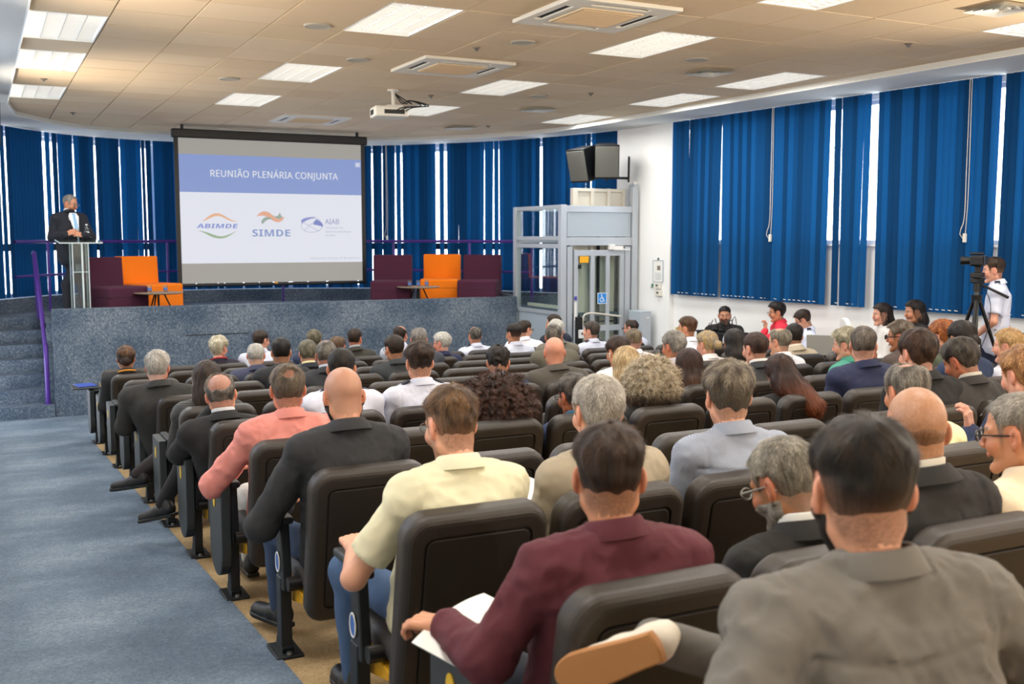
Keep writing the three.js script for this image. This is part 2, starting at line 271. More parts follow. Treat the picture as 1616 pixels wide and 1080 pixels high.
// fluorescent panels with a white louvre, each with its light just below
{
  const names = ['left', 'second', 'third', 'right'], ORDW = ['', 'first', 'second', 'third', 'fourth', 'fifth', 'sixth', 'seventh'];
  const cell = .6, lg = (len) => {
    const long = [-.15, 0, .15].map((x) => at(box(.006, .035, len - .06), x, 0, 0)), cross = [];
    for (let z = -len / 2 + .09; z < len / 2 - .04; z += .08) cross.push(at(box(cell - .04, .03, .004), 0, 0, z));
    return [join(...long), join(...cross)];
  };
  const where = { '0,0': 'nearest the camera of the three in the left column', '0,1': 'middle one of the three in the left column', '0,2': 'at the far end of the left column beside the curved border', '1,0': 'large at the top left of centre, nearest in the second column', '1,1': 'above the left part of the screen, middle of the second column', '1,2': 'closest to the left end of the projection screen', '2,0': 'between the two nearest air conditioners and the right wall', '2,1': 'beside the middle air conditioner, right of the projector', '2,2': 'just right of the ceiling projector', '3,0': 'beside the bright border above the middle of the right blinds', '3,1': 'beside the border where the right blinds begin', '3,2': 'beside the border above the loudspeakers', '2,3': 'cut by the top edge of the picture', '3,3': 'at the top right corner of the picture' };
  const count = [0, 0, 0, 0];
  for (const [c, z1, z0] of PANELS) {
    const len = Math.abs(z1 - z0) - .012, x = colX(c) + .3125, zc = (z0 + z1) / 2, k = c / 4, id = k + ',' + count[k]++;
    const t = thing('ceiling_light', 'recessed fluorescent ceiling panel ' + (where[id] ?? 'behind the camera, ' + names[k] + ' column, ' + ORDW[count[k]] + ' one'), 'ceiling light', [x, CEIL, zc], 0, 'fluorescent ceiling panels');
    part('frame', join(...[[-1, 0], [1, 0]].map(([s]) => at(box(.012, .07, len), s * .3, .035, 0)), ...[-1, 1].map((s) => at(box(.588, .07, .012), 0, .035, s * (len / 2 - .006))), at(box(.6, .006, len), 0, .073, 0)), M.white, t);
    part('diffuser', at(box(.584, .004, len - .026), 0, .055, 0), M.panelGlow, t);
    const [a, b] = lg(len); part('louvre_rail', a, M.louvre, t, [0, .022, 0]); part('louvre_blade', b, M.louvre, t, [0, .022, 0]);
    const l = new THREE.RectAreaLight(new THREE.Color(...LAMP_COLOR), PANEL_LIGHT, .56, len - .06); l.position.set(x, CEIL - .012, zc); l.rotation.x = -Math.PI / 2; l.name = 'panel_light'; scene.add(l);
  }
}
// invented uplighters outside the picture, added to make the ceiling bright and warm
[[-.5, -12.6, 1, 'left wall nearest the stage'], [-.5, -8.2, 1, 'left wall in the middle'], [-.5, -3.8, 1, 'left wall towards the back'], [9.62, -4.6, -1, 'right wall beyond the picture edge'], [9.9, -1.2, -1, 'right wall near the back'], [3, 4.2, 0, 'back wall, left'], [7, 4.2, 0, 'back wall, right']].forEach(([x, z, s, w]) => {
  const t = thing('added_uplighter', 'added white half-bowl uplighter out of view on the ' + w, 'added lamp', [x, 2.95, z], 0, 'added uplighters');
  part('bowl', new THREE.LatheGeometry([[0, -.1], [.06, -.095], [.12, -.05], [.145, .02], [.138, .02], [.11, -.04], [.05, -.08], [0, -.085]].map((p) => new THREE.Vector2(...p)), 24), M.white, t);
  part('wall_bracket', at(rbox(s ? .16 : .08, .08, s ? .08 : .16, .01), -s * .1, -.06, s ? 0 : .1), M.white, t);
  part('added_bulb', new THREE.SphereGeometry(.045, 16, 12).translate(0, -.02, 0), std(0xffffff, .5, { emissive: new THREE.Color(...ADDED_UPLIGHT_COLOR), emissiveIntensity: 4 }), t);
  const l = new THREE.SpotLight(new THREE.Color(...ADDED_UPLIGHT_COLOR), ADDED_UPLIGHT * (s > 0 ? .55 : s < 0 ? 1 : 1.6), 0, rad(s > 0 ? 52 : 62), .9, 2); l.position.set(x, 2.97, z); l.target.position.set(x + s * 5.5, 4.4, z + (s ? 0 : -6)); l.shadow.radius = 3; l.name = 'added_uplight'; scene.add(l, l.target);
});
// cassette air conditioners
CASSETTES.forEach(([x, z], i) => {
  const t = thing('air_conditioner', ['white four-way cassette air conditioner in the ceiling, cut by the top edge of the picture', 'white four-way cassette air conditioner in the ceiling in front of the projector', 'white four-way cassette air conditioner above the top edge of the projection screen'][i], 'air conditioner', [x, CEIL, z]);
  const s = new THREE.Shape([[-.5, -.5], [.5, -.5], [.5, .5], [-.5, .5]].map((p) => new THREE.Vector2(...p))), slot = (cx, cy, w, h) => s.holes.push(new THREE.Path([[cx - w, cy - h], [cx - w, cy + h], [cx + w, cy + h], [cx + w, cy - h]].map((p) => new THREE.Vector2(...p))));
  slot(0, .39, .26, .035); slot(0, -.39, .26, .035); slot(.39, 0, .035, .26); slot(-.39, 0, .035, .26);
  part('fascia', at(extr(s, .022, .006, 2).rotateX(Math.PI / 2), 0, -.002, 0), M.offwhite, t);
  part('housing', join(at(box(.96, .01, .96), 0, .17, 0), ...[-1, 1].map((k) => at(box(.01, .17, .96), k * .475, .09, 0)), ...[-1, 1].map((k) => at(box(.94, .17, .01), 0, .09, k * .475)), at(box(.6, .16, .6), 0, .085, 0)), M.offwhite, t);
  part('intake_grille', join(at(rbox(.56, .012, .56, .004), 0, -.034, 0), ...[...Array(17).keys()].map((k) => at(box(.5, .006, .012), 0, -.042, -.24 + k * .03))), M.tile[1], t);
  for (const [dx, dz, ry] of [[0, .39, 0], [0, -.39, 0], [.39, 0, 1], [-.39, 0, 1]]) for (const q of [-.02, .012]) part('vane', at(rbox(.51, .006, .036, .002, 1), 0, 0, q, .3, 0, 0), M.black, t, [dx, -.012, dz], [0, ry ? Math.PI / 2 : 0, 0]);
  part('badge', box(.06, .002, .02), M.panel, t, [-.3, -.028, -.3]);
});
// round ceiling loudspeakers, square vents, sprinklers
[[2.66, -8.89, 'nearest the left light column'], [2.62, -12.22, 'in line with the second column of lights'], [4.57, -8.76, 'between the two nearest air conditioners'], [6.44, -11.9, 'right of the projector'], [6.57, -8.79, 'beside the square vent on the right'], [3.51, -10.35, 'in front of the projector mount']].forEach(([x, z, w]) => {
  const t = thing('ceiling_speaker', 'round flush ceiling loudspeaker with grey grille ' + w, 'loudspeaker', [x, CEIL, z]);
  part('ring', at(new THREE.TorusGeometry(.105, .012, 8, 28).rotateX(Math.PI / 2), 0, -.004, 0), M.roundGrille, t); part('grille', cyl(.104, .1, .012, 28), M.roundGrille, t, [0, -.005, 0]);
});
[[7.04, -13.05, 'nearest the loudspeakers on the bracket'], [7.03, -15.68, 'close to the top right end of the projection screen'], [7.14, -9.33, 'between the right light columns'], [7.22, -5.75, 'at the top right corner of the picture']].forEach(([x, z, w]) => {
  const t = thing('air_vent', 'square ceiling air vent ' + w, 'air vent', [x, CEIL - .004, z]);
  for (const r of [.2, .15, .1, .05]) { const g = cyl(r * .72, r * Math.SQRT2, .05 - r * .12, 4); g.rotateY(Math.PI / 4); part(r === .2 ? 'frame' : 'vane', at(new THREE.CylinderGeometry(r * 1.1, r * 1.414, .03, 4, 1, true).rotateY(Math.PI / 4), 0, -.012 + (.2 - r) * .02, 0), M.border, t); }
  part('duct', box(.26, .01, .26), M.grid, t, [0, .006, 0]);
});
[[4.3, -9.2], [7.8, -7.2], [6.9, -11.4], [.75, -13.2], [1.3, -16.5], [5.2, -12.5], [7.4, -15.4]].forEach(([x, z], i) => {
  const t = thing('sprinkler', 'tiny sprinkler head in the ceiling tiles ' + ['in front of the nearest air conditioner', 'near the top of the right blinds', 'between the right vents', 'between the two farthest lights of the left column', 'above the lectern', 'beside the projector', 'near the right loudspeakers'][i], 'sprinkler', [x, CEIL, z]);
  part('rosette', cyl(.04, .034, .012, 16), M.grid, t, [0, -.005, 0]); part('head', cyl(.012, .018, .03, 10), M.steel, t, [0, -.022, 0]);
});

// ---------------------------------------------------------------- vertical blinds
M.slat = [[0x083e6c, .055], [0x06355e, .04], [0x0b4a80, .075]].map(([c, t]) => phys(c, .9, { specularIntensity: .25, transmission: t, thickness: 0, side: THREE.DoubleSide }));
const slatGeo = new Map();
function slatShape(h) {                                      // a cloth slat, slightly cupped across its width
  const k = h.toFixed(3); if (slatGeo.has(k)) return slatGeo.get(k);
  const g = new THREE.PlaneGeometry(.0905, h, 4, 1), p = g.attributes.position;
  for (let i = 0; i < p.count; i++) { const x = p.getX(i) / .045; p.setZ(i, .004 * (1 - x * x)); }
  g.computeVertexNormals(); slatGeo.set(k, g); return g;
}
// frameAt(s) -> { p, t, n }: place on the hanging line, direction along it, outward normal; runs = [[top start, bottom start, top end, bottom end, light?], ...]
function blind(label, frameAt, runs, y0, y1, o = {}) {
  const mid = frameAt((runs[0][0] + runs[runs.length - 1][2]) / 2), t = thing('vertical_blind', label, 'blind', [mid.p.x, 0, mid.p.z], 0, o.group), h = y1 - y0, r = rng(Math.round(mid.p.x * 977 + mid.p.z * 131 + 5000)), bot = [], rel = (f) => [f.p.x - mid.p.x, f.p.z - mid.p.z];
  for (const [a0, b0, a1, b1, light] of runs) {
    const n = Math.max(1, Math.round(((a1 - a0) + (b1 - b0)) / 2 / .083));
    for (let i = 0; i < n; i++) {
      const u = (i + .5) / n, st = lerp(a0, a1, u), sb = lerp(b0, b1, u), f = frameAt((st + sb) / 2), [x, z] = rel(f), inner = (i % 2 ? .004 : 0);
      const m = part('slat', slatShape(h), M.slat[Math.floor(r() * 3)], t, [x - f.n.x * inner, (y0 + y1) / 2, z - f.n.z * inner]);
      m.rotation.order = 'YXZ'; m.rotation.y = Math.atan2(-f.n.x, -f.n.z) + rad((o.angle ?? 12) + (r() - .5) * (o.vary ?? 7) + (light ? 42 : 0)); m.rotation.z = Math.atan2(sb - st, h) * (Math.abs(f.n.x) > -2 ? -1 : 1) * -1;
      bot.push([x - f.n.x * .012, y0 + .035, z - f.n.z * .012]);
    }
  }
  const a = rel(frameAt(runs[0][0])), b = rel(frameAt(runs[runs.length - 1][2])), c = rel(frameAt((runs[0][0] + runs[runs.length - 1][2]) / 2));
  part('headrail', join(rod([a[0], y1 + .012, a[1]], [c[0], y1 + .012, c[1]], .014, .014, 6), rod([c[0], y1 + .012, c[1]], [b[0], y1 + .012, b[1]], .014, .014, 6)), M.white, t);
  if (o.chain) { const gs = []; for (let i = 0; i + 1 < bot.length; i++) if (r() < .75) { const p = bot[i], q = bot[i + 1]; gs.push(rod([lerp(p[0], q[0], .25), p[1], lerp(p[2], q[2], .25)], [lerp(p[0], q[0], .75), p[1] - .004, lerp(p[2], q[2], .75)], .0045, .0045, 5)); } if (gs.length) part('bottom_chain', join(...gs), M.white, t).userData.kind = 'stuff'; }
  if (o.cord) { const f = frameAt(o.cord), [x, z] = rel(f), q = [x - f.n.x * .03, z - f.n.z * .03]; part('pull_cord', tube([[q[0], y1, q[1]], [q[0], 3.2, q[1]], [q[0] - .012, 2.62, q[1]], [q[0] - .03, 2.5, q[1] - .03], [q[0], 2.44, q[1]], [q[0] + .012, 2.7, q[1] + .02], [q[0] + .008, y1, q[1] + .02]], .004, 60, 5), M.offwhite, t); part('cord_weight', rbox(.035, .1, .035, .008), M.offwhite, t, [q[0] + .005, 2.45, q[1] + .01]); }
  return t;
}
const onApse = (s) => { const p = apseAt(s), n = apseNormal(s); return { p, n }; };
const onWall = (s) => ({ p: wallAt(s), n: wallOut });
{
  const F = (label, runs, o) => blind(label, onApse, runs.map((r) => r.length === 2 || r.length === 3 ? [r[0], r[0], r[1], r[1], r[2]] : r), 1.515, 4.185, { group: 'blue blinds behind the stage', angle: runs[0][0] < 9 ? -11 : 12, vary: 5, ...o });
  F('dark blue vertical blind at the left edge of the picture behind the stair rail', [[2.7, 4.05], [4.1, 4.2], [4.26, 5.12]]);
  F('dark blue vertical blind with several slits directly behind the speaker at the lectern', [[5.19, 5.31], [5.345, 5.465], [5.487, 5.54], [5.56, 5.755], [5.785, 6.065], [6.095, 6.125]]);
  F('dark blue vertical blind right of the lectern behind the left purple armchair', [[6.2, 6.2, 6.61, 6.617], [6.635, 6.622, 7.0, 7.0], [7.005, 7.075, 1], [7.08, 7.185]]);
  F('dark blue vertical blind partly covered by the left edge of the projection screen', [[7.22, 7.9], [7.93, 8.3], [8.32, 8.42]]);
  F('dark blue vertical blind mostly behind the projection screen, left half', [[8.45, 8.75], [8.8, 9.05], [9.08, 9.3], [9.34, 9.6]]);
  F('dark blue vertical blind mostly behind the projection screen, right half', [[9.68, 9.95], [9.98, 10.3], [10.35, 10.9], [10.94, 11.2]]);
  F('dark blue vertical blind right of the screen behind the first right armchair', [[11.24, 11.405], [11.435, 11.425, 11.665, 11.64], [11.69, 11.70, 11.785, 11.785], [11.825, 12.495]], { cord: 11.5 });
  F('dark blue vertical blind between the two widest gaps right of the screen', [[12.59, 12.66]]);
  F('dark blue vertical blind with curved gaps behind the orange and right purple armchairs', [[12.745, 12.745, 12.97, 12.955], [12.974, 12.985, 13.515, 13.49], [13.53, 13.545, 13.705, 13.665], [13.71, 13.725, 13.83, 13.82], [13.834, 13.85, 14.2, 14.2], [14.2, 14.725]], {});
  F('blue vertical blind seen above and through the glass of the lift', [[14.79, 14.97], [14.975, 15.12, 1], [15.13, 15.74]]);
  F('blue vertical blind at the white corner pier behind the loudspeakers', [[15.775, 15.83], [15.885, 16.245], [16.275, 16.325], [16.375, 16.43]]);
  const W = (label, runs, o) => blind(label, onWall, runs, 1.6, 4.185, { group: 'blue blinds along the right wall', chain: 1, angle: 11, ...o });
  W('bright blue vertical blind next to the white corner pier with a slit at its top', [[.07, .07, .42, .445], [.455, .45, 1.13, 1.1]], { vary: 26 });
  W('blue vertical blind behind the man in black, between the bottom notch and first cord', [[1.14, 1.165, 2.15, 2.15]], { vary: 22, cord: 2.13 });
  W('dark blue vertical blind between the first pull cord and the bright gaps', [[2.16, 2.16, 3.11, 3.09]], { vary: 5 });
  W('narrow blue vertical blind between the bright gaps with tapering slits', [[3.17, 3.2, 3.3, 3.3], [3.31, 3.345, 3.63, 3.61], [3.634, 3.65, 3.75, 3.72]], { vary: 12 });
  W('wide blue vertical blind between the bright gaps and the second pull cord', [[3.86, 3.88, 5.1, 5.1]], { cord: 5.09, vary: 5 });
  W('narrow blue vertical blind with a pale slat beside the cameraman', [[5.105, 5.105, 5.35, 5.35], [5.36, 5.34, 5.44, 5.43, 1]], {});
  W('blue vertical blind cut by the right edge of the picture', [[5.51, 5.5, 6.9, 6.9]]);
  W('blue vertical blind on the right wall beyond the picture edge', [[6.92, 6.92, 8.6, 8.6]]);
  W('blue vertical blind at the back end of the right window band', [[8.62, 8.62, 10.35, 10.35]]);
  const left = (z0, z1, w) => blind('blue vertical blind on the left wall ' + w, (s) => ({ p: new THREE.Vector3(-.52, 0, -s), n: new THREE.Vector3(-1, 0, 0) }), [[-z1, -z1, -z0, -z0]].map((r) => r), 2.3, 4.185, { group: 'blinds along the left wall', angle: 40 });
  left(-13.8, -10.6, 'towards the stage'); left(-10.4, -7.4, 'in the middle'); left(-7.2, -4.2, 'towards the back');
}

// ---------------------------------------------------------------- stage, stairs, rails
{
  const n = 60, floorPts = [[-.3, -17.35], [.78, -17.35], [.78, -15.62], [8.0, -15.62], [8.0, -14.1], [9.2, -14.1]];
  for (let i = 0; i <= n; i++) { const s = 16.4 - (16.4 - 3.2) * i / n, p = apseAt(s), q = apseNormal(s); floorPts.push([p.x - q.x * .045, p.z - q.z * .045]); }
  const st = structGroup('floor_stage');
  part('stage_deck', slabOf(floorPts.reverse(), STAGE - .06, STAGE), M.stageCarpet, st);
  const ww = (w, h, x, y, z, d) => { const g = at(box(w, h, d), x, y, z), uv = g.attributes.uv, p = g.attributes.position; for (let i = 0; i < uv.count; i++) uv.setXY(i, p.getX(i) + p.getZ(i), p.getY(i)); return g; };
  part('stage_front', ww(7.1, PARAPET + .05, 4.4, PARAPET / 2 - .025, STAGE_Z - .08, .16), M.stageCarpet, st);
  part('stage_front_flap', ww(.9, .01, 3.05, 1.06, STAGE_Z + .002, .006), M.dark, st);
  part('stage_side', ww(.09, STAGE + .07, .825, STAGE / 2 - .02, -16.5, 1.75), M.stageCarpet, st);
  part('stage_side', ww(.09, PARAPET + .05, 7.93, PARAPET / 2, -15.95, .7), M.stageCarpet, st);
  const stairs = structGroup('trim_1');                      // stairs at the left of the stage, carpeted
  for (let k = 1; k <= 7; k++) {
    const h = .183 * k, z0 = -15.42 - .29 * (k - 1), w = k === 1 ? 1.3 : 1.2, g = ww(w, h + .05, .8 - .02 - w / 2 + (k === 1 ? .06 : 0), h / 2 - .025, (z0 - 17.4) / 2, 17.4 + z0); part('stair_step', g, M.stageCarpet, stairs);
  }
}
{
  const t = thing('stair_handrail', 'purple painted steel handrail sloping down beside the stage stairs', 'handrail', [.76, 0, -15.6]);
  part('rail', tube([[-.03, 2.22, -1.55], [-.03, 2.23, -1.45], [0, 1.05, -.1], [0, .95, .02], [0, .84, .06], [.0, .3, .08], [0, .12, .06]], .032, 60, 10), M.purple, t);
  part('post', rod([0, 1.25, -1.52], [-.03, 2.22, -1.55], .025), M.purple, t);
  part('base_plate', cyl(.05, .05, .012, 16), M.purple, t, [0, .19, .05]);
  const g = thing('guard_rail', 'purple steel guard rail with two bars curving behind the stage in front of blinds', 'guard rail');
  const line = (y, a, b) => { const pts = []; for (let i = 0; i <= 40; i++) { const s = lerp(a, b, i / 40), p = apseAt(s), q = apseNormal(s); pts.push([p.x - q.x * .42, y, p.z - q.z * .42]); } return pts; };
  part('top_bar', tube(line(2.395, 3.6, 14.95), .026, 120, 8), M.purple, g); part('middle_bar', tube(line(1.865, 3.6, 14.95), .02, 120, 8), M.purple, g);
  for (const s of [4.6, 7.3, 9.5, 11.8, 13.45, 14.9]) { const p = apseAt(s), q = apseNormal(s), x = p.x - q.x * .42, z = p.z - q.z * .42; part('post', rod([x, STAGE, z], [x, 2.39, z], .022), M.purple, g); }
}
// ---------------------------------------------------------------- projection screen with its slide
{
  const W = 1600, H = 1238, cv = document.createElement('canvas'), c = (cv.width = W, cv.height = H, cv.getContext('2d')), X = (f) => f * W, Y = (f) => f * H;
  c.fillStyle = '#a9a6a0'; c.fillRect(0, 0, W, H);
  const y1 = .116, y2 = .373, y3 = .862;
  c.fillStyle = '#8ba2dc'; c.fillRect(0, Y(y1), W, Y(y2 - y1)); c.fillStyle = '#f0f3ff'; c.fillRect(0, Y(y2), W, Y(y3 - y2));
  const txt = (s, x, y, px, color, font = 'sans-serif', weight = '', align = 'left', wide) => { c.font = weight + ' ' + px + 'px ' + font; c.fillStyle = color; c.textAlign = align; c.textBaseline = 'middle'; const w = c.measureText(s).width; c.save(); c.translate(X(x), Y(y)); if (wide) c.scale(X(wide) / w, 1); c.fillText(s, 0, 0); c.restore(); };
  txt('REUNIÃO PLENÁRIA CONJUNTA', .157, .243, 78, '#fbfcff', 'sans-serif', '', 'left', .706);
  const wave = (pts, color) => { c.fillStyle = color; c.beginPath(); c.moveTo(X(pts[0][0]), Y(pts[0][1])); for (let i = 1; i + 2 < pts.length + 0; i += 3) c.bezierCurveTo(X(pts[i][0]), Y(pts[i][1]), X(pts[i + 1][0]), Y(pts[i + 1][1]), X(pts[i + 2][0]), Y(pts[i + 2][1])); c.closePath(); c.fill(); };
  // first logo: arcs above and below slanted capitals
  wave([[.113, .572], [.15, .53], [.165, .515], [.19, .515], [.225, .515], [.25, .565], [.3, .572], [.25, .58], [.225, .535], [.195, .535], [.165, .535], [.14, .565], [.113, .572]], '#f3bd98');
  wave([[.085, .637], [.13, .645], [.15, .69], [.205, .69], [.24, .69], [.265, .66], [.295, .637], [.262, .655], [.235, .675], [.21, .675], [.17, .675], [.14, .637], [.085, .637]], '#9fba97');
  c.save(); c.transform(1, 0, -.25, 1, Y(.605) * .25, 0); txt('ABIMDE', .085, .605, 52, '#7f93dc', 'sans-serif', 'bold', 'left', .215); c.restore();
  // second logo: two crossing ribbons over capitals
  wave([[.402, .535], [.425, .49], [.455, .49], [.48, .515], [.5, .54], [.52, .56], [.555, .535], [.54, .585], [.51, .58], [.485, .56], [.46, .535], [.44, .52], [.402, .535]], '#f0b398');
  wave([[.425, .575], [.44, .53], [.465, .53], [.492, .555], [.465, .548], [.445, .565], [.435, .59], [.425, .575], [.425, .575], [.425, .575]], '#9db3a6'); wave([[.49, .52], [.51, .545], [.52, .53], [.53, .505], [.535, .53], [.545, .545], [.55, .53], [.53, .56], [.51, .555], [.49, .52]], '#9db3a6');
  txt('SIMDE', .373, .652, 84, '#8ca2d6', 'sans-serif', 'bold', 'left', .217);
  // third logo: outlined swoosh with a blue blade
  c.strokeStyle = '#8c95c0'; c.lineWidth = 3; c.beginPath(); c.ellipse(X(.71), Y(.595), X(.062), Y(.05), -.1, .3, Math.PI * 2 - .6); c.stroke();
  wave([[.648, .558], [.67, .535], [.71, .535], [.735, .535], [.7, .55], [.67, .56], [.652, .585], [.648, .575], [.648, .565], [.648, .558]], '#8e99d6'); wave([[.715, .59], [.725, .56], [.73, .555], [.735, .552], [.76, .565], [.775, .58], [.772, .605], [.755, .6], [.735, .59], [.715, .59]], '#7f8bcf');
  c.beginPath(); c.moveTo(X(.655), Y(.57)); c.lineTo(X(.75), Y(.64)); c.moveTo(X(.665), Y(.63)); c.lineTo(X(.73), Y(.56)); c.stroke();
  txt('AIAB', .785, .568, 66, '#8d92c4', 'sans-serif', '', 'left', .083); txt('ASSOCIAÇÃO DAS', .786, .613, 20, '#aeb4d0', 'sans-serif', '', 'left', .105); txt('INDÚSTRIAS AEROESPACIAIS', .786, .641, 20, '#aeb4d0', 'sans-serif', '', 'left', .15); txt('DO BRASIL', .786, .667, 20, '#aeb4d0', 'sans-serif', '', 'left', .058);
  txt('São José dos Campos, 20 de setembro', .695, .832, 27, '#c2c8dc', 'sans-serif', '', 'left', .29);
  c.fillStyle = '#c6d0ee'; c.fillRect(X(.966), Y(.135), X(.03), Y(.035)); c.fillStyle = '#dde3f6'; c.fillRect(X(.97), Y(.143), X(.02), Y(.019));
  const slide = new THREE.CanvasTexture(cv); slide.colorSpace = THREE.SRGBColorSpace;
  const x0 = 2.9, x1 = 5.93, yb = 1.72, yt = 4.06, z = -17.4, t = thing('projection_screen', 'large hanging projection screen showing a blue and white slide with three logos', 'screen', [(x0 + x1) / 2, 0, z]);
  const w = x1 - x0;
  part('screen_fabric', at(box(w, yt - yb, .006), 0, (yb + yt) / 2, 0), std(0xd6d3cc, .85), t);
  const fabric = new THREE.PlaneGeometry(w, yt - yb); part('projected_slide', fabric, std(0x4a4845, .85, { emissive: 0xffffff, emissiveMap: slide, emissiveIntensity: .66 }), t, [0, (yb + yt) / 2, .0045]);
  for (const s of [-1, 1]) part('black_border', at(box(.07, yt - yb + .12, .008), s * (w / 2 + .035), (yb + yt) / 2, 0), M.dark, t);
  part('case', at(rbox(w + .2, .14, .14, .02), 0, 4.11, 0), M.black, t);
  part('bottom_bar', rod([-w / 2 - .04, yb - .03, 0], [w / 2 + .04, yb - .03, 0], .028), M.black, t);
  part('pull_tab', at(rbox(.05, .03, .02, .004), 0, yb - .01, .02), M.yellow, t);
  for (const s of [-1, 1]) part('ceiling_bracket', at(box(.04, .1, .05), s * 1.45, 4.21, 0), M.blackMetal, t);
  const l = new THREE.RectAreaLight(0xe8edff, .5, w - .1, 1.7); l.name = 'screen_light'; l.position.set((x0 + x1) / 2, 2.9, z + .02); l.rotation.y = Math.PI; scene.add(l);
}
// ---------------------------------------------------------------- stage furniture
function armchair(label, fabric, x, z, turn) {
  const t = thing('lounge_chair', label, 'armchair', [x, STAGE, z], turn, 'low lounge chairs on the stage'); t.scale.set(.86, 1, .95);
  const side = new THREE.Shape(); side.moveTo(-.36, 0); side.lineTo(-.36, .02); side.lineTo(-.42, .86); side.lineTo(-.22, .86); side.lineTo(-.17, .0);
  const back = extr(side, .7, .025, 3); back.rotateY(-Math.PI / 2).translate(.35, .03, 0);
  part('backrest', back, fabric, t); const s = rbox(.76, .44, .62, .04, 3); part('seat', at(s, 0, .26, .12), fabric, t);
  part('seam', at(rbox(.765, .006, .625, .002), 0, .33, .12), M.dark, t);
  for (const a of [-.28, .28]) for (const b of [-.28, .3]) part('foot', cyl(.02, .025, .04, 10), M.black, t, [a, .02, b]);
}
armchair('low dark purple lounge chair on stage beside the clear lectern', M.purpleFabric, 1.71, -16.15, rad(28));
armchair('low orange lounge chair on stage left of the screen', M.orangeFabric, 2.32, -16.9, rad(28));
armchair('low dark purple lounge chair on stage just right of the screen', M.purpleFabric, 6.1, -16.4, rad(-24));
armchair('bright orange lounge chair on stage between two purple ones', M.orangeFabric, 7.12, -16.72, rad(-28));
armchair('low dark purple lounge chair on stage next to the lift', M.purpleFabric, 7.52, -15.98, rad(-34));
function coffeeTable(label, x, z, h) {
  const t = thing('coffee_table', label, 'coffee table', [x, STAGE, z]);
  part('tabletop', new THREE.LatheGeometry([[0, h - .02], [.3, h - .02], [.35, h - .008], [.352, h], [.345, h + .004], [0, h + .004]].map((p) => new THREE.Vector2(...p)), 40), M.wood, t);
  for (const a of [0, 2.1, 4.2]) part('leg', rod([Math.cos(a) * .08, h - .02, Math.sin(a) * .08], [Math.cos(a) * .25, 0, Math.sin(a) * .25], .012, .009), M.black, t);
  part('centre_column', rod([0, 0, 0], [0, h - .02, 0], .016), M.black, t);
}
function cup(label, x, y, z, group, wrapped = true) {
  const t = thing('water_cup', label, 'cup', [x, y, z], 0, group);
  part('cup_wall', new THREE.LatheGeometry([[0, .002], [.026, .002], [.034, .1], [.036, .1], [.0275, 0], [0, 0]].map((p) => new THREE.Vector2(...p)), 20), M.acrylic, t);
  part('water', at(cyl(.029, .0255, .05, 18), 0, .03, 0), phys(0xdff0fa, .02, { transmission: 1, thickness: .05, ior: 1.33 }), t);
  if (wrapped) part('blue_label', new THREE.CylinderGeometry(.0325, .0305, .032, 20, 1, true).translate(0, .045, 0), std(0x4b6fc0, .5), t);
}
coffeeTable('low round wooden coffee table in front of the left orange armchair', 2.3, -15.85, .385);
coffeeTable('low round wooden coffee table in front of the right group of armchairs', 6.35, -15.85, .385);
cup('plastic water cup on the left coffee table, nearer the lectern', 2.18, STAGE + .39, -15.85, 'water cups on the left table'); cup('plastic water cup on the left coffee table, nearer the screen', 2.4, STAGE + .39, -15.84, 'water cups on the left table');
cup('leftmost of three plastic water cups on the right coffee table', 6.2, STAGE + .39, -15.85, 'water cups on the right table'); cup('middle one of three plastic water cups on the right coffee table', 6.34, STAGE + .39, -15.83, 'water cups on the right table'); cup('rightmost of three plastic water cups on the right coffee table', 6.5, STAGE + .39, -15.86, 'water cups on the right table');
{ // clear lectern
  const t = thing('lectern', 'clear acrylic lectern with a sloping top and a small shelf', 'lectern', [1.25, STAGE, -15.78], rad(6));
  part('column', (() => { const s = new THREE.Shape([[-.11, -.09], [-.11, .09], [-.098, .09], [-.098, -.075], [.098, -.075], [.098, .09], [.11, .09], [.11, -.09]].map((p) => new THREE.Vector2(...p))); return extr(s, 1.1, 0).rotateX(-Math.PI / 2); })(), M.acrylic, t);
  part('centre_fin', at(box(.02, 1.1, .16), .02, .55, .02), M.acrylic, t);
  part('top', at(rbox(.56, .016, .36, .006), 0, 1.125, 0, .12, 0, 0), M.acrylic, t); part('top_lip', at(rbox(.56, .03, .012, .004), 0, 1.12, -.17), M.acrylic, t);
  part('shelf', at(box(.21, .012, .17), 0, .7, 0), M.acrylic, t); part('base_plate', at(rbox(.42, .018, .36, .006), 0, .009, 0), M.acrylic, t);
  const edge = std(0xc3cfd0, .35); for (const s of [-1, 1]) { part('column_edge', at(box(.012, 1.1, .01), s * .104, .55, .092), edge, t); part('column_edge', at(box(.01, 1.1, .012), s * .106, .55, -.09), edge, t); part('top_edge', at(box(.008, .014, .35), s * .28, 1.125, 0, .12, 0, 0), edge, t); }
  part('top_edge', at(box(.56, .014, .008), 0, 1.103, .178), edge, t); part('fin_edge', at(box(.022, 1.1, .008), .02, .55, .1), edge, t); part('shelf_edge', at(box(.2, .012, .006), 0, .7, .086), edge, t);
}
cup('clear water cup on the inner shelf of the lectern', 1.23, STAGE + .708, -15.78, undefined, false);
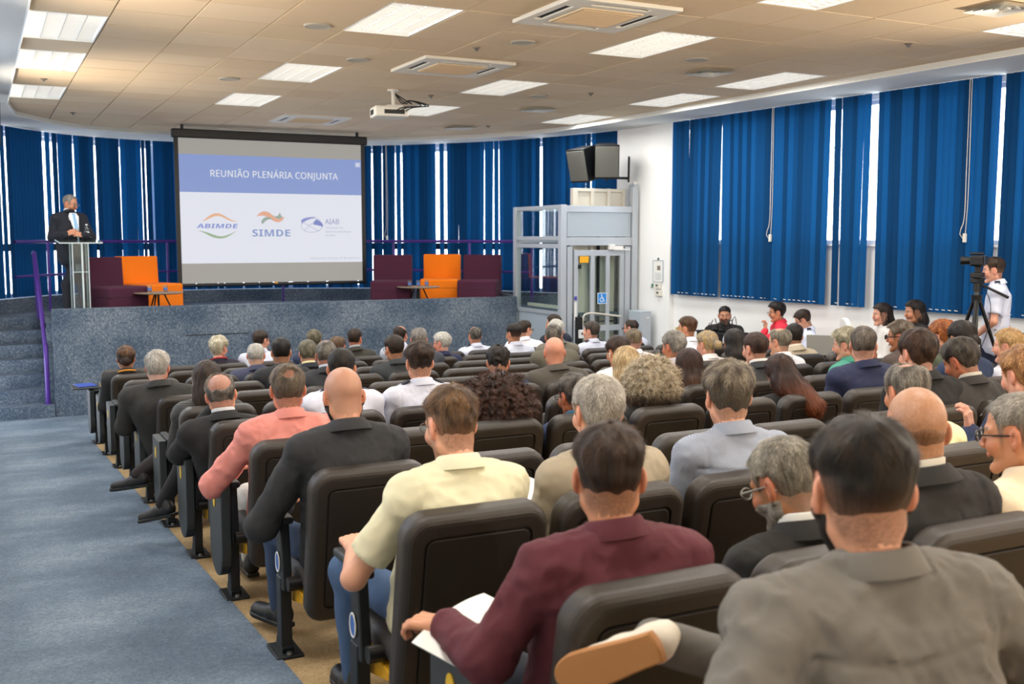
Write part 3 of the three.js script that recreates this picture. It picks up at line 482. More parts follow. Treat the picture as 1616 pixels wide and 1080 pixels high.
// ---------------------------------------------------------------- projector on its ceiling pole
{
  const t = thing('projector', 'white ceiling projector hanging on a short pole with loose black cables', 'projector', [4.6, CEIL, -12.25], rad(-8));
  part('mount_plate', cyl(.07, .07, .015, 20), M.white, t, [0, -.006, 0]); part('pole', rod([0, 0, 0], [0, -.2, 0], .022), M.offwhite, t); part('bracket', at(rbox(.2, .02, .2, .004), 0, -.2, 0), M.offwhite, t);
  part('body', at(rbox(.42, .13, .32, .025, 3), -.05, -.275, 0), M.offwhite, t); part('lens', at(cyl(.045, .05, .06, 20).rotateX(Math.PI / 2), -.15, -.27, -.18), M.dark, t);
  part('vent_grille', join(...[...Array(7).keys()].map((k) => at(box(.005, .06, .012), -.262, -.28, -.08 + k * .025))), M.dark, t);
  part('connector_panel', at(box(.25, .05, .005), -.02, -.28, .161), M.dark, t);
  for (const [a, b] of [[.05, .1], [.12, .16], [0, .2]]) part('cable', tube([[a, -.27, .165], [a + .05, -.24, .25], [.2 + b, -.2, .2], [.18, -.13, .06], [.12 + a, -.16, -.02], [.02, -.05, .02]], .007, 40, 6), M.black, t);
}
// ---------------------------------------------------------------- loudspeakers
function loudspeaker(label, x, y, z, turn, tilt, wall) {
  const t = thing('wall_loudspeaker', label, 'loudspeaker', [x, y, z], turn, 'loudspeakers on brackets'); t.rotation.order = 'YXZ'; t.rotation.x = tilt;
  const s = new THREE.Shape([[-.19, .2], [.19, .2], [.13, -.16], [-.13, -.16]].map((p) => new THREE.Vector2(...p)));
  part('cabinet', at(extr(s, .5, .012, 2).rotateX(Math.PI / 2), 0, .25, 0), M.blackMetal, t); part('grille', at(rbox(.36, .47, .012, .006), 0, 0, .208), M.speakerGrille, t); part('handle', at(rbox(.12, .03, .02, .005), 0, .0, -.17), M.black, t);
  if (wall) { part('bracket_arm', rod([0, -.27, -.02], [.34, -.3, -.2], .02), M.blackMetal, t); part('bracket_plate', at(rbox(.03, .4, .1, .005), .36, -.16, -.22), M.blackMetal, t); part('yoke', at(box(.05, .03, .3), 0, -.275, 0), M.blackMetal, t); }
}
loudspeaker('grey-grilled loudspeaker on the wall bracket above the lift, facing the audience', 8.83, 3.66, -14.1, rad(-30), rad(10), true);
loudspeaker('black loudspeaker above the lift, tilted beside the grey-grilled one', 8.6, 3.62, -14.35, rad(-72), rad(14), false);
loudspeaker('black loudspeaker cut by the left edge of the picture under the ceiling', .08, 3.83, -14.2, rad(10), rad(8), false);

// ---------------------------------------------------------------- platform lift at the right end of the stage
{
  const t = thing('platform_lift', 'grey glazed wheelchair platform lift with a framed door beside the stage', 'lift', [8.0, 0, -14.03]);
  const W = 1.3, Dp = 1.52, Y0 = 0, TOP = 2.96, f = .06, fr = (n, w, h, d, x, y, z) => part(n, rbox(w, h, d, .006, 1), M.alu, t, [x, y, z]);
  for (const [n, x, z, h] of [['corner_post', 0, 0, TOP], ['corner_post', W, 0, TOP + .3], ['corner_post', 0, -Dp, TOP], ['corner_post', W, -Dp, TOP + .3]]) fr(n, .1, h, .1, x, h / 2 + Y0, z);
  for (const y of [.12, 1.28, 2.33, 2.45, TOP - .03]) fr('side_rail', f, y === 2.33 ? .07 : .06, Dp - .1, 0, y, -Dp / 2);
  const sg = (y0, y1, m, n) => part(n, box(.008, y1 - y0, Dp - .1), m, t, [0, (y0 + y1) / 2, -Dp / 2]);
  sg(1.31, 2.295, M.glass, 'glass_pane'); sg(2.48, 2.9, M.glass, 'glass_pane'); sg(.15, 1.25, M.panel, 'side_panel');
  // far side, towards the wall and the stage
  for (const y of [.12, 2.4, TOP - .03]) { fr('side_rail', f, .06, Dp - .1, W, y, -Dp / 2); fr('rear_rail', W - .1, .06, f, W / 2, y, -Dp); }
  part('rear_panel', box(W - .1, 1.12, .02), M.cream, t, [W / 2, .7, -Dp]); part('wall_panel', box(.02, 2.2, Dp - .1), M.cream, t, [W, 1.25, -Dp / 2]);
  // front: solid panel over the door
  fr('front_rail', W - .1, .1, f, W / 2, TOP - .06, 0); fr('front_rail', W - .1, .13, f, W / 2, 2.4, 0); part('front_panel', rbox(W - .12, .42, .02, .004, 1), M.panel, t, [W / 2, 2.68, 0]); part('panel_bead', (() => { const s = rrect(W - .16, .4, .01), q = rrect(W - .19, .37, .01); const h = new THREE.Path(q.getPoints(4).map((p) => new THREE.Vector2(p.x, p.y + .015))); s.holes.push(h); return extr(s, .008, 0); })(), M.alu, t, [W / 2, 2.48, .012]);
  fr('door_jamb', .09, 2.3, .06, .12, 1.17, 0); fr('door_jamb', .1, 2.3, .06, W - .12, 1.17, 0);
  const dx = .19, dw = .92, d = part('door', rbox(.075, 2.1, .045, .005, 1), M.alu, t, [dx + .04, 1.22, .012]);
  const dp = (n, g, m, x, y, z) => part(n, g, m, d, [x, y, z]);
  for (const [x, w] of [[.3, .075], [.58, .07], [dw - .075, .08]]) dp('stile', rbox(w, 2.1, .045, .005, 1), M.alu, x, 0, 0);
  dp('top_rail', rbox(dw - .08, .09, .044, .005, 1), M.alu, dw / 2 - .04, 1.0, 0); dp('bottom_rail', rbox(dw - .08, .16, .044, .005, 1), M.alu, dw / 2 - .04, -.97, 0); dp('middle_rail', rbox(dw - .08, .09, .044, .005, 1), M.alu, dw / 2 - .04, -.18, -.002);
  for (const [x, w] of [[.15, .225], [.44, .21], [.73, .22]]) dp('glass_pane', box(w, 1.82, .008), M.glass, x, .04, 0);
  dp('grab_bar', tube([[.1, -.36, .02], [.1, .02, .09], [.15, .06, .09], [.78, .0, .09]], .016, 40, 8), M.cream, 0, 0, 0); dp('yellow_notice', box(.16, .1, .004), std(0xf0ae12, .5), .14, .9, .026); dp('black_notice', box(.06, .065, .004), M.black, .06, .79, .026);
  const cv = document.createElement('canvas'), c = (cv.width = cv.height = 128, cv.getContext('2d')); c.fillStyle = '#e8f0f8'; c.fillRect(0, 0, 128, 128); c.fillStyle = '#2486d8'; c.fillRect(7, 7, 114, 114); c.strokeStyle = c.fillStyle = '#f4f8ff'; c.lineWidth = 8; c.beginPath(); c.arc(56, 28, 8, 0, 7); c.fill(); c.beginPath(); c.moveTo(57, 38); c.lineTo(60, 66); c.lineTo(82, 68); c.lineTo(92, 98); c.lineTo(102, 94); c.stroke(); c.beginPath(); c.moveTo(58, 52); c.lineTo(78, 54); c.stroke(); c.beginPath(); c.arc(58, 78, 24, .2, 4.2); c.stroke();
  const sign = new THREE.CanvasTexture(cv); sign.colorSpace = THREE.SRGBColorSpace; dp('wheelchair_sign', box(.17, .17, .005), std(0xffffff, .4, { map: sign }), .47, .29, .03);
  dp('small_sign', box(.05, .06, .004), std(0x4c4aa6, .5), -.01, .3, .026); dp('instruction_strip', box(.04, .28, .003), M.white, -.01, .1, .026);
  part('door_closer', join(at(rbox(.26, .06, .06, .008, 1), .1, 0, 0), at(rbox(.1, .05, .05, .006, 1), .02, .03, .01), at(box(.3, .02, .02), .2, -.025, .03)), M.white, t, [.83, 2.3, .06]);
  // mast and platform machinery inside, cream coloured
  const tower = part('mast', rbox(.09, 3.22, .09, .006, 1), M.cream, t, [.3, 1.61, -.16]); const tp = (n, g, x, y, z, m = M.cream) => part(n, g, m, tower, [x, y, z]);
  for (const x of [.32, .62, .9]) tp('mast_post', rbox(.06, 3.22, .06, .006, 1), x, .01, 0); for (const y of [1.59, 1.18, .55, -.75]) tp('cross_bar', rbox(.95, .05, .06, .006, 1), .46, y, -.005);
  for (const [x, w] of [[.17, .25], [.47, .26], [.76, .24]]) { tp('mast_panel', box(w, .36, .014), x, 1.39, -.02); tp('mast_cover', box(w - .03, 1.6, .012), x, .33, -.03); tp('mast_cover', box(w - .03, 1.1, .012), x, -1.05, -.03); }
  tp('guide_rail', join(at(box(.03, 2.4, .05), .42, -.3, .04), at(box(.03, 2.4, .05), .76, -.3, .04)), 0, 0, 0, M.blackMetal);
  part('platform_floor', rbox(W - .14, .06, Dp - .14, .01), M.panel, t, [W / 2, .14, -Dp / 2]);
  part('roller_track', join(at(box(.03, .05, 1.2), 0, 0, 0), ...[...Array(9).keys()].map((k) => at(cyl(.018, .018, .04, 10).rotateZ(Math.PI / 2), .02, .01, -.52 + k * .13))), M.cream, t, [.14, 1.36, -.78]);
  // tall slotted side column next to the wall
  const s = part('side_column', rbox(.1, 3.3, .16, .008, 1), M.alu, t, [W + .06, 1.65, -.08]); for (const y of [.9, .1, -.9]) part('slot', rbox(.008, .62, .06, .003, 1), M.frame, s, [-.05, y, .02]); part('slot', rbox(.04, .7, .008, .003, 1), M.frame, s, [0, .95, .08]); part('slot', rbox(.04, 1.2, .008, .003, 1), M.frame, s, [0, -.15, .08]); part('slot', rbox(.04, .5, .008, .003, 1), M.frame, s, [0, -1.2, .08]);
}
{
  const t = thing('call_post', 'black call station post with a white control box in front of the lift', 'call station', [8.12, floorY(-13.7), -13.72]);
  part('post', at(rbox(.09, 1.16, .09, .012), 0, .58, 0), M.black, t); part('control_box', at(rbox(.085, .13, .05, .01), .01, .9, .06), M.white, t); part('button', at(cyl(.015, .015, .012, 14).rotateX(Math.PI / 2), .01, .91, .09), M.frame, t); part('emergency_knob', at(cyl(.022, .018, .03, 14), 0, 1.17, 0), M.frame, t);
  const c = thing('control_cabinet', 'low grey metal control cabinet standing against the wall right of the lift', 'cabinet', [9.22, floorY(-13.65), -13.7]);
  part('body', at(rbox(.2, 1.22, .34, .01), 0, .61, 0), M.panel, c); part('door', at(rbox(.17, 1.12, .014, .004), 0, .62, .172), M.alu, c); part('lock', at(cyl(.01, .01, .02, 10).rotateX(Math.PI / 2), .06, .7, .182), M.steel, c); part('name_plate', at(box(.06, .015, .004), .03, 1.12, .181), M.white, c);
}
// notices and switches on the white pier
{
  const onPier = (name, label, cat, y, s, h = .45) => { const p = apseAt(s), q = apseNormal(s); return thing(name, label, cat, [p.x + q.x * .018, y, p.z + q.z * .018], Math.atan2(-q.x, -q.z)); };
  const f = onPier('notice_frame', 'framed white notice sheet hanging on the white pier right of the lift', 'notice', 1.94, 17.52);
  part('frame', join(at(rbox(.27, .012, .014, .004), 0, .165, .007), at(rbox(.27, .012, .014, .004), 0, -.165, .007), at(rbox(.012, .33, .014, .004), -.129, 0, .007), at(rbox(.012, .33, .014, .004), .129, 0, .007)), M.panel, f); part('sheet', at(box(.25, .32, .006), 0, 0, .004), M.white, f); part('printed_square', at(box(.08, .07, .002), .02, .05, .009), M.grid, f); part('hanger', at(new THREE.TorusGeometry(.018, .005, 6, 14), 0, .185, .006), M.black, f);
  part('text_lines', join(...[...Array(9).keys()].map((k) => at(box(.17 - (k % 3) * .02, .004, .002), 0, -.03 - k * .013, .008))), M.alu, f);
  for (const [y, s, w] of [[1.71, 17.54, 'upper'], [1.6, 17.56, 'lower']]) { const t = onPier('wall_switch', 'small white switch box below the framed notice, ' + w + ' one', 'switch', y, s); part('plate', at(rbox(.14, .095, .045, .008), 0, 0, .022), M.offwhite, t); part('knob', at(cyl(.014, .014, .02, 14).rotateX(Math.PI / 2), .01, .01, .05), M.frame, t); }
  const g = onPier('wall_bracket', 'tiny green and brass hook beside the switch boxes on the pier', 'hook', 1.71, 17.38); part('base', at(rbox(.03, .06, .02, .004), 0, 0, .01), M.green, g); part('hook', at(new THREE.TorusGeometry(.018, .005, 6, 14, 4), 0, -.03, .025), M.steel, g);
  const a = onPier('wall_sensor', 'small white sensor box high on the white pier under the loudspeakers', 'sensor', 3.28, 16.9); part('box', at(rbox(.09, .13, .06, .015), 0, 0, .03), M.white, a); part('lens', at(cyl(.02, .02, .01, 14).rotateX(Math.PI / 2), 0, .02, .062), M.panel, a);
}
// ---------------------------------------------------------------- tables and things along the right wall
function longTable(label, x, z, w, d, h, turn = 0) {
  const y = floorY(z), t = thing('folding_table', label, 'table', [x, y, z], turn);
  part('tabletop', at(rbox(w, .03, d, .01), 0, h, 0), M.frame, t); for (const a of [-1, 1]) for (const b of [-1, 1]) part('leg', rod([a * (w / 2 - .05), h - .01, b * (d / 2 - .06)], [a * (w / 2 - .04), 0, b * (d / 2 - .05)], .014), M.blackMetal, t);
  part('front_apron', at(rbox(.015, .3, d - .1, .004), -w / 2 + .03, h - .16, 0), M.black, t);
  return y + h + .015;
}
const tableA = longTable('dark folding table under the black plastic crate by the right wall', 8.62, -10.9, .5, 1.1, .74), tableB = longTable('dark folding table under the open laptop by the right wall', 8.4, -9.0, .6, 1.3, .72);
{
  const t = thing('cable_crate', 'black plastic crate with upright loose black cables sticking out', 'crate', [8.62, tableA, -10.9]);
  const wall = (w, h, d, x, y, z) => at(rbox(w, h, d, .006, 1), x, y, z);
  part('crate_shell', join(wall(.34, .02, .62, 0, .01, 0), wall(.34, .2, .015, 0, .1, .305), wall(.34, .2, .015, 0, .1, -.305), wall(.015, .2, .62, .165, .1, 0), wall(.015, .2, .62, -.165, .1, 0)), M.black, t); part('crate_rim', join(wall(.37, .02, .03, 0, .2, .31), wall(.37, .02, .03, 0, .2, -.31), wall(.03, .02, .64, .17, .2, 0), wall(.03, .02, .64, -.17, .2, 0)), M.black, t);
  const r = rng(61); for (let k = 0; k < 22; k++) { const x = (r() - .5) * .26, z = (r() - .5) * .54, h = .27 + r() * .14, b = (r() - .5) * .1; part('cable', r() < .3 ? tube([[x, .03, z], [x, h * .8, z], [x + .02, h, z + .03], [x + .02, h * .7, z + .07], [x, .1, z + .08]], .005, 20, 5) : tube([[x, .03, z], [x + b * .3, h * .6, z + b * .2], [x + b, h, z + b * .8]], .0055, 12, 5), M.black, t); }
  const l = thing('laptop', 'open silver laptop seen from behind in front of the officer', 'laptop', [8.3, tableB, -8.76], rad(-50)); l.scale.set(.74, .88, .8);
  part('keyboard_base', at(rbox(.4, .02, .26, .006), 0, .012, -.13), M.blackMetal, l); part('lid', at(rbox(.4, .27, .012, .006), 0, .135, 0, .2, 0, 0), std(0x9b9c96, .45), l, [0, .02, .01]); part('hinge', at(cyl(.008, .008, .3, 10).rotateZ(Math.PI / 2), 0, .022, 0), M.black, l); part('screen', at(box(.37, .23, .002), 0, .135, -.009, .2, 0, 0), M.black, l, [0, .02, .01]);
  const b = thing('stacked_booklets', 'stack of thin white booklets beside the laptop', 'booklets', [8.25, tableB, -9.3], rad(20)); for (let k = 0; k < 3; k++) part('booklet', at(rbox(.21, .008, .29, .002, 1), 0, .004 + k * .009, 0, 0, k * .1, 0), M.white, b);
}
function stackChair(label, x, z, turn, fabric = M.frame) {
  const t = thing('side_chair', label, 'chair', [x, floorY(z), z], turn, 'chairs along the right wall');
  part('seat', at(rbox(.44, .05, .42, .02), 0, .43, 0), fabric, t); part('backrest', at(rbox(.43, .36, .04, .02), 0, .7, .21, -.12, 0, 0), fabric, t);
  for (const a of [-.19, .19]) { part('front_leg', rod([a, .41, -.17], [a, 0, -.2], .012), M.blackMetal, t); part('rear_leg', rod([a, .85, .24], [a, 0, .2], .012), M.blackMetal, t); }
}
{ // video camera on its tripod
  const t = thing('camera_tripod', 'black camera tripod with three spread legs and a pan handle', 'tripod', [8.35, floorY(-6.78), -6.78]);
  const y = 1.33; part('centre_column', rod([0, .55, 0], [0, y + .1, 0], .022), std(0x4a4f4c, .5), t);
  for (const a of [.5, 2.6, 4.7]) { const L = part('leg', rod([Math.cos(a) * .03, y, Math.sin(a) * .03], [Math.cos(a) * .5, .012, Math.sin(a) * .5], .018, .012), M.blackMetal, t); part('rubber_foot', new THREE.SphereGeometry(.018, 10, 8), M.black, L, [Math.cos(a) * .5, .016, Math.sin(a) * .5]); part('leg_clamp', at(cyl(.024, .024, .05, 10), Math.cos(a) * .25, .72, Math.sin(a) * .25), M.black, L); }
  part('spreader', join(...[.5, 2.6, 4.7].map((a) => rod([0, .62, 0], [Math.cos(a) * .26, .7, Math.sin(a) * .26], .008))), M.blackMetal, t);
  part('collar', at(cyl(.05, .04, .07, 16), 0, y + .02, 0), M.black, t); part('pan_head', join(at(cyl(.035, .035, .09, 14), 0, y + .13, 0), at(rbox(.1, .05, .09, .01), 0, y + .19, 0)), M.black, t); part('pan_handle', rod([.03, y + .16, 0], [.26, y + .03, .14], .011, .014), M.black, t);
  part('cable', tube([[.02, y + .2, 0], [.12, y, .05], [.08, y - .25, .08], [.03, y - .5, .03], [.02, y - .7, .02]], .004, 30, 5), M.black, t);
  const c = thing('video_camera', 'small black video camera mounted on top of the tripod', 'camera', [8.35, floorY(-6.78) + y + .215, -6.78], rad(30));
  part('base_plate', at(rbox(.2, .05, .1, .008), 0, .025, 0), M.black, c); part('neck', at(rbox(.05, .09, .05, .01), 0, .09, 0), M.black, c); part('body', at(rbox(.2, .1, .12, .02, 3), 0, .16, 0), M.blackMetal, c); part('display', at(rbox(.19, .085, .01, .004), 0, .165, .066), std(0x27313a, .25), c); part('lens', at(cyl(.035, .04, .1, 18).rotateX(Math.PI / 2), 0, .16, -.1), M.black, c); part('microphone', at(cyl(.012, .012, .12, 12).rotateX(Math.PI / 2), .05, .225, -.02), M.black, c);
}

// ---------------------------------------------------------------- auditorium seats
const ROW0 = 1.27, ROW_PITCH = .998, SEAT_PITCH = .541, SEAT_X0 = 1.357;
const rowZ = (r) => -(ROW0 + ROW_PITCH * (r - 1)), seatX = (k) => SEAT_X0 + SEAT_PITCH * k;
const seatParts = (() => {
  const lean = (g) => at(g, 0, 0, 0).applyMatrix4(new THREE.Matrix4().makeRotationX(rad(10.5))).translate(0, .21, .245);
  const cushion = extr(rrect(.5, .65, .085, .07), .03, .034, 5, 8).translate(0, 0, -.032);
  const cut = new Brush(plain(cushion)), tool = new Brush(plain(extr(rrect(.376, .522, .036, .032), .03, 0, 1, 6).translate(0, .062, .0225))); cut.updateMatrixWorld(); tool.updateMatrixWorld();
  const ev = new Evaluator(); ev.useGroups = false; const hollowed = ev.evaluate(cut, tool, SUBTRACTION).geometry;
  const panelG = extr(rrect(.358, .504, .03, .026), .0035, .005, 2, 6).translate(0, .071, .0225);
  const shell = new THREE.Shape([[-.235, .345], [.0, .305], [.17, .285], [.17, .255], [-.02, .215], [-.1, .245], [-.225, .315]].map((p) => new THREE.Vector2(...p)));
  const shellG = extr(shell, .455, .004, 1).rotateY(-Math.PI / 2).translate(.2275, 0, 0);
  const box2 = new THREE.Shape(); box2.moveTo(-.15, .47); box2.lineTo(.15, .47); box2.lineTo(.15, .13); box2.absarc(0, .13, .15, 0, -Math.PI, true); box2.lineTo(-.15, .47);
  return {
    backrest: lean(hollowed), panel: lean(panelG), seat: at(rbox(.455, .085, .43, .035, 3), 0, .345, -.03), shell: shellG.applyMatrix4(new THREE.Matrix4()),
    arm: at(rbox(.05, .032, .31, .012, 2), 0, .595, -.06), post: join(at(rbox(.048, .34, .075, .006, 1), 0, .17, 0), at(rbox(.04, .31, .09, .008, 1), 0, .44, .01, -.12, 0, 0)),
    foot: join(at(rbox(.115, .014, .19, .004, 1), 0, .012, 0), at(box(.05, .05, .1), 0, .03, 0, .3, 0, 0)), bolt: at(cyl(.011, .012, .012, 10), 0, .024, .07),
    tablet: extr(box2, .036, .006, 2).rotateY(-Math.PI / 2).translate(.018, .13, -.05), sticker: at(cyl(.026, .026, .003, 20).rotateZ(Math.PI / 2).scale(1, 1.5, 1), 0, 0, 0), tag: at(cyl(.03, .03, .003, 22).rotateZ(Math.PI / 2).scale(1, 1.35, 1), 0, 0, 0), hinge: at(cyl(.03, .03, .06, 14).rotateZ(Math.PI / 2), 0, 0, 0), board: at(rbox(.3, .018, .36, .008, 1), 0, 0, 0),
  };
})();
M.blueTag = std(0x3a66b0, .5);
function makeSeat(folded, end, last) {
  const t = new THREE.Group(), p = seatParts;
  part('backrest', p.backrest, M.vinyl, t); part('back_panel', p.panel, M.vinylPanel, t);
  const seat = part('seat', p.seat, M.vinyl, t), shell = part('seat_shell', p.shell, M.yellow, seat);
  if (folded) { const a = rad(62); seat.rotation.x = a; const y = .3, z = .16; seat.position.set(0, y - (y * Math.cos(a) - z * Math.sin(a)), z - (y * Math.sin(a) + z * Math.cos(a))); }
  const stand = (x) => { part('armrest', p.arm, M.frame, t, [x, 0, 0]); const q = part('post', p.post, M.frame, t, [x, 0, 0]); part('foot_plate', p.foot, M.frame, q); part('bolt', p.bolt, M.steel, q); part('hinge', p.hinge, M.black, t, [x + .02, .33, .1]); };
  stand(-.2705); if (last) stand(.2705);
  if (end === 'tablet') { const b = part('tablet_box', p.tablet, M.tabletBox, t, [-.322, 0, 0]); part('number_sticker', p.sticker, M.yellowSticker, b, [-.026, .5, -.06]); }
  if (end === 'tag') { const b = part('wheelchair_sticker', p.tag, M.blueTag, t, [-.294, .4, .0]); part('sticker_ring', at(new THREE.TorusGeometry(.03, .003, 6, 22).rotateY(Math.PI / 2).scale(1, 1.35, 1), 0, 0, 0), M.white, b, [-.001, 0, 0]); }
  if (end === 'open') { part('writing_tablet', p.board, M.tabletBox, t, [-.36, .625, -.12]); part('tablet_box', p.tablet, M.tabletBox, t, [-.322, 0, 0]); }
  return t;
}
const seatProto = {};
const ORD = ['', 'first', 'second', 'third', 'fourth', 'fifth', 'sixth', 'seventh', 'eighth', 'ninth', 'tenth', 'eleventh', 'twelfth', 'thirteenth'];
const HIDDEN_SEATS = new Set([]);
const seatOwner = {};                                         // filled by the people table: 'row,seat' -> short words for who sits there
function placeSeats() {
  for (let r = 1; r <= 12; r++) for (let k = 0; k < 13; k++) {
    const z = rowZ(r), x = seatX(k), D = x * Math.sin(rad(26.95)) - (z + .3) * Math.cos(rad(26.95)), lat = x * Math.cos(rad(26.95)) + (z + .3) * Math.sin(rad(26.95));
    if (D < .55 || (lat - .3) / D * 1650 + 808 > 1640 || HIDDEN_SEATS.has(r + ',' + k)) continue;
    const who = seatOwner[r + ',' + k], end = k === 0 ? (r === 3 || r === 4 ? 'tag' : r === 12 ? 'open' : 'tablet') : '', key = (who ? 'd' : 'u') + end + (k === 12 ? 'l' : '');
    const proto = seatProto[key] ??= makeSeat(!who, end, k === 12), o = proto.clone();
    o.name = numbered('auditorium_seat'); o.position.set(x, floorY(z), z); scene.add(o);
    tag(o, who ? 'black padded auditorium seat holding ' + who : 'empty black auditorium seat, ' + (k ? ORD[k + 1] + ' from the aisle' : 'beside the aisle') + ', ' + (r === 12 ? 'front row' : r < 6 ? ORD[r] + ' row from the camera' : ORD[13 - r] + ' row from the stage'), 'seat', 'black auditorium seats');
  }
}

// ---------------------------------------------------------------- signed distance fields and their meshing (surface nets)
function meshField(f, lo, hi, h, slack = 1.3) {
  const n = [0, 1, 2].map((i) => Math.ceil((hi[i] - lo[i]) / h) + 2), [nx, ny, nz] = n, sx = 1, sy = nx, sz = nx * ny, val = new Float32Array(nx * ny * nz).fill(99), B = 4, blocks = [];
  const reach = h * B * .87 * slack + h;
  for (let k = 0; k < nz - 1; k += B) for (let j = 0; j < ny - 1; j += B) for (let i = 0; i < nx - 1; i += B) {
    if (Math.abs(f(lo[0] + (i + B / 2) * h, lo[1] + (j + B / 2) * h, lo[2] + (k + B / 2) * h)) > reach) continue;
    blocks.push([i, j, k]);
    for (let c = k; c <= Math.min(k + B, nz - 1); c++) for (let b = j; b <= Math.min(j + B, ny - 1); b++) for (let a = i; a <= Math.min(i + B, nx - 1); a++) { const q = a + b * sy + c * sz; if (val[q] === 99) val[q] = f(lo[0] + a * h, lo[1] + b * h, lo[2] + c * h); }
  }
  const vid = new Int32Array(nx * ny * nz).fill(-1), pos = [], idx = [], C = [0, sx, sy, sx + sy, sz, sx + sz, sy + sz, sx + sy + sz], E = [[0, 1], [2, 3], [4, 5], [6, 7], [0, 2], [1, 3], [4, 6], [5, 7], [0, 4], [1, 5], [2, 6], [3, 7]];
  for (const [i0, j0, k0] of blocks) for (let c = k0; c < Math.min(k0 + B, nz - 1); c++) for (let b = j0; b < Math.min(j0 + B, ny - 1); b++) for (let a = i0; a < Math.min(i0 + B, nx - 1); a++) {
    const q = a + b * sy + c * sz; let m = 0, bad = false;
    for (let e = 0; e < 8; e++) { const v = val[q + C[e]]; if (v === 99) { bad = true; break; } if (v < 0) m |= 1 << e; }
    if (bad || m === 0 || m === 255) continue;
    let x = 0, y = 0, z = 0, cnt = 0;
    for (const [u, v] of E) { const A = val[q + C[u]], D = val[q + C[v]]; if ((A < 0) === (D < 0)) continue; const t = A / (A - D); x += lerp(u & 1, v & 1, t); y += lerp((u >> 1) & 1, (v >> 1) & 1, t); z += lerp(u >> 2, v >> 2, t); cnt++; }
    vid[q] = pos.length / 3; pos.push(lo[0] + (a + x / cnt) * h, lo[1] + (b + y / cnt) * h, lo[2] + (c + z / cnt) * h);
  }
  const quad = (a, b, c, d, flip) => { if (a < 0 || b < 0 || c < 0 || d < 0) return; flip ? idx.push(a, c, b, a, d, c) : idx.push(a, b, c, a, c, d); };
  for (const [i0, j0, k0] of blocks) for (let c = k0; c < Math.min(k0 + B, nz - 1); c++) for (let b = j0; b < Math.min(j0 + B, ny - 1); b++) for (let a = i0; a < Math.min(i0 + B, nx - 1); a++) {
    const q = a + b * sy + c * sz, v = val[q]; if (v === 99) continue;
    if (b && c && val[q + sx] !== 99 && (v < 0) !== (val[q + sx] < 0)) quad(vid[q - sy - sz], vid[q - sz], vid[q], vid[q - sy], v >= 0);
    if (a && c && val[q + sy] !== 99 && (v < 0) !== (val[q + sy] < 0)) quad(vid[q - sx - sz], vid[q - sx], vid[q], vid[q - sz], v >= 0);
    if (a && b && val[q + sz] !== 99 && (v < 0) !== (val[q + sz] < 0)) quad(vid[q - sx - sy], vid[q - sy], vid[q], vid[q - sx], v >= 0);
  }
  const g = new THREE.BufferGeometry(); g.setAttribute('position', new THREE.Float32BufferAttribute(pos, 3)); g.setIndex(idx); g.computeVertexNormals(); return g;
}
const smin = (a, b, k) => { const h = Math.max(k - Math.abs(a - b), 0) / k; return Math.min(a, b) - h * h * k * .25; };
function sdCap(x, y, z, p) {
  const bx = p[3] - p[0], by = p[4] - p[1], bz = p[5] - p[2], ax = x - p[0], ay = y - p[1], az = z - p[2], L = bx * bx + by * by + bz * bz;
  const t = L > 0 ? Math.min(1, Math.max(0, (ax * bx + ay * by + az * bz) / L)) : 0, dx = ax - bx * t, dy = ay - by * t, dz = az - bz * t;
  return Math.sqrt(dx * dx + dy * dy + dz * dz) - (p[6] + (p[7] - p[6]) * t);
}
function sdEll(x, y, z, c, r) { const a = (x - c[0]) / r[0], b = (y - c[1]) / r[1], d = (z - c[2]) / r[2], k0 = Math.sqrt(a * a + b * b + d * d), a2 = a / r[0], b2 = b / r[1], d2 = d / r[2], k1 = Math.sqrt(a2 * a2 + b2 * b2 + d2 * d2); return k1 > 1e-9 ? k0 * (k0 - 1) / k1 : -Math.min(...r); }
const cap = (a, b, r0, r1 = r0) => [a[0], a[1], a[2], b[0], b[1], b[2], r0, r1];
const capsField = (caps, k) => (x, y, z) => { let d = 9; for (let i = 0; i < caps.length; i++) { const e = sdCap(x, y, z, caps[i]); d = i ? smin(d, e, k) : e; } return d; };
function capsBounds(caps, pad) { const lo = [9, 9, 9], hi = [-9, -9, -9]; for (const c of caps) for (let i = 0; i < 3; i++) { const r = Math.max(c[6], c[7]) + pad; lo[i] = Math.min(lo[i], c[i] - r, c[i + 3] - r); hi[i] = Math.max(hi[i], c[i] + r, c[i + 3] + r); } return [lo, hi]; }
const meshCaps = (caps, k, h, pad = .03) => { const [lo, hi] = capsBounds(caps, pad); return meshField(capsField(caps, k), lo, hi, h); };
const planarUv = (g) => { const p = g.attributes.position, uv = new Float32Array(p.count * 2); for (let i = 0; i < p.count; i++) { uv[i * 2] = p.getX(i) + p.getZ(i) * .6; uv[i * 2 + 1] = p.getY(i); } g.setAttribute('uv', new THREE.BufferAttribute(uv, 2)); return g; };
function tint(g, f) { const p = g.attributes.position, c = new Float32Array(p.count * 3); for (let i = 0; i < p.count; i++) { const q = f(p.getX(i), p.getY(i), p.getZ(i)); c[i * 3] = q[0]; c[i * 3 + 1] = q[1]; c[i * 3 + 2] = q[2]; } g.setAttribute('color', new THREE.BufferAttribute(c, 3)); return g; }
const mixc = (a, b, t) => [lerp(a[0], b[0], t), lerp(a[1], b[1], t), lerp(a[2], b[2], t)];
const lin = (hex) => col(hex).toArray();

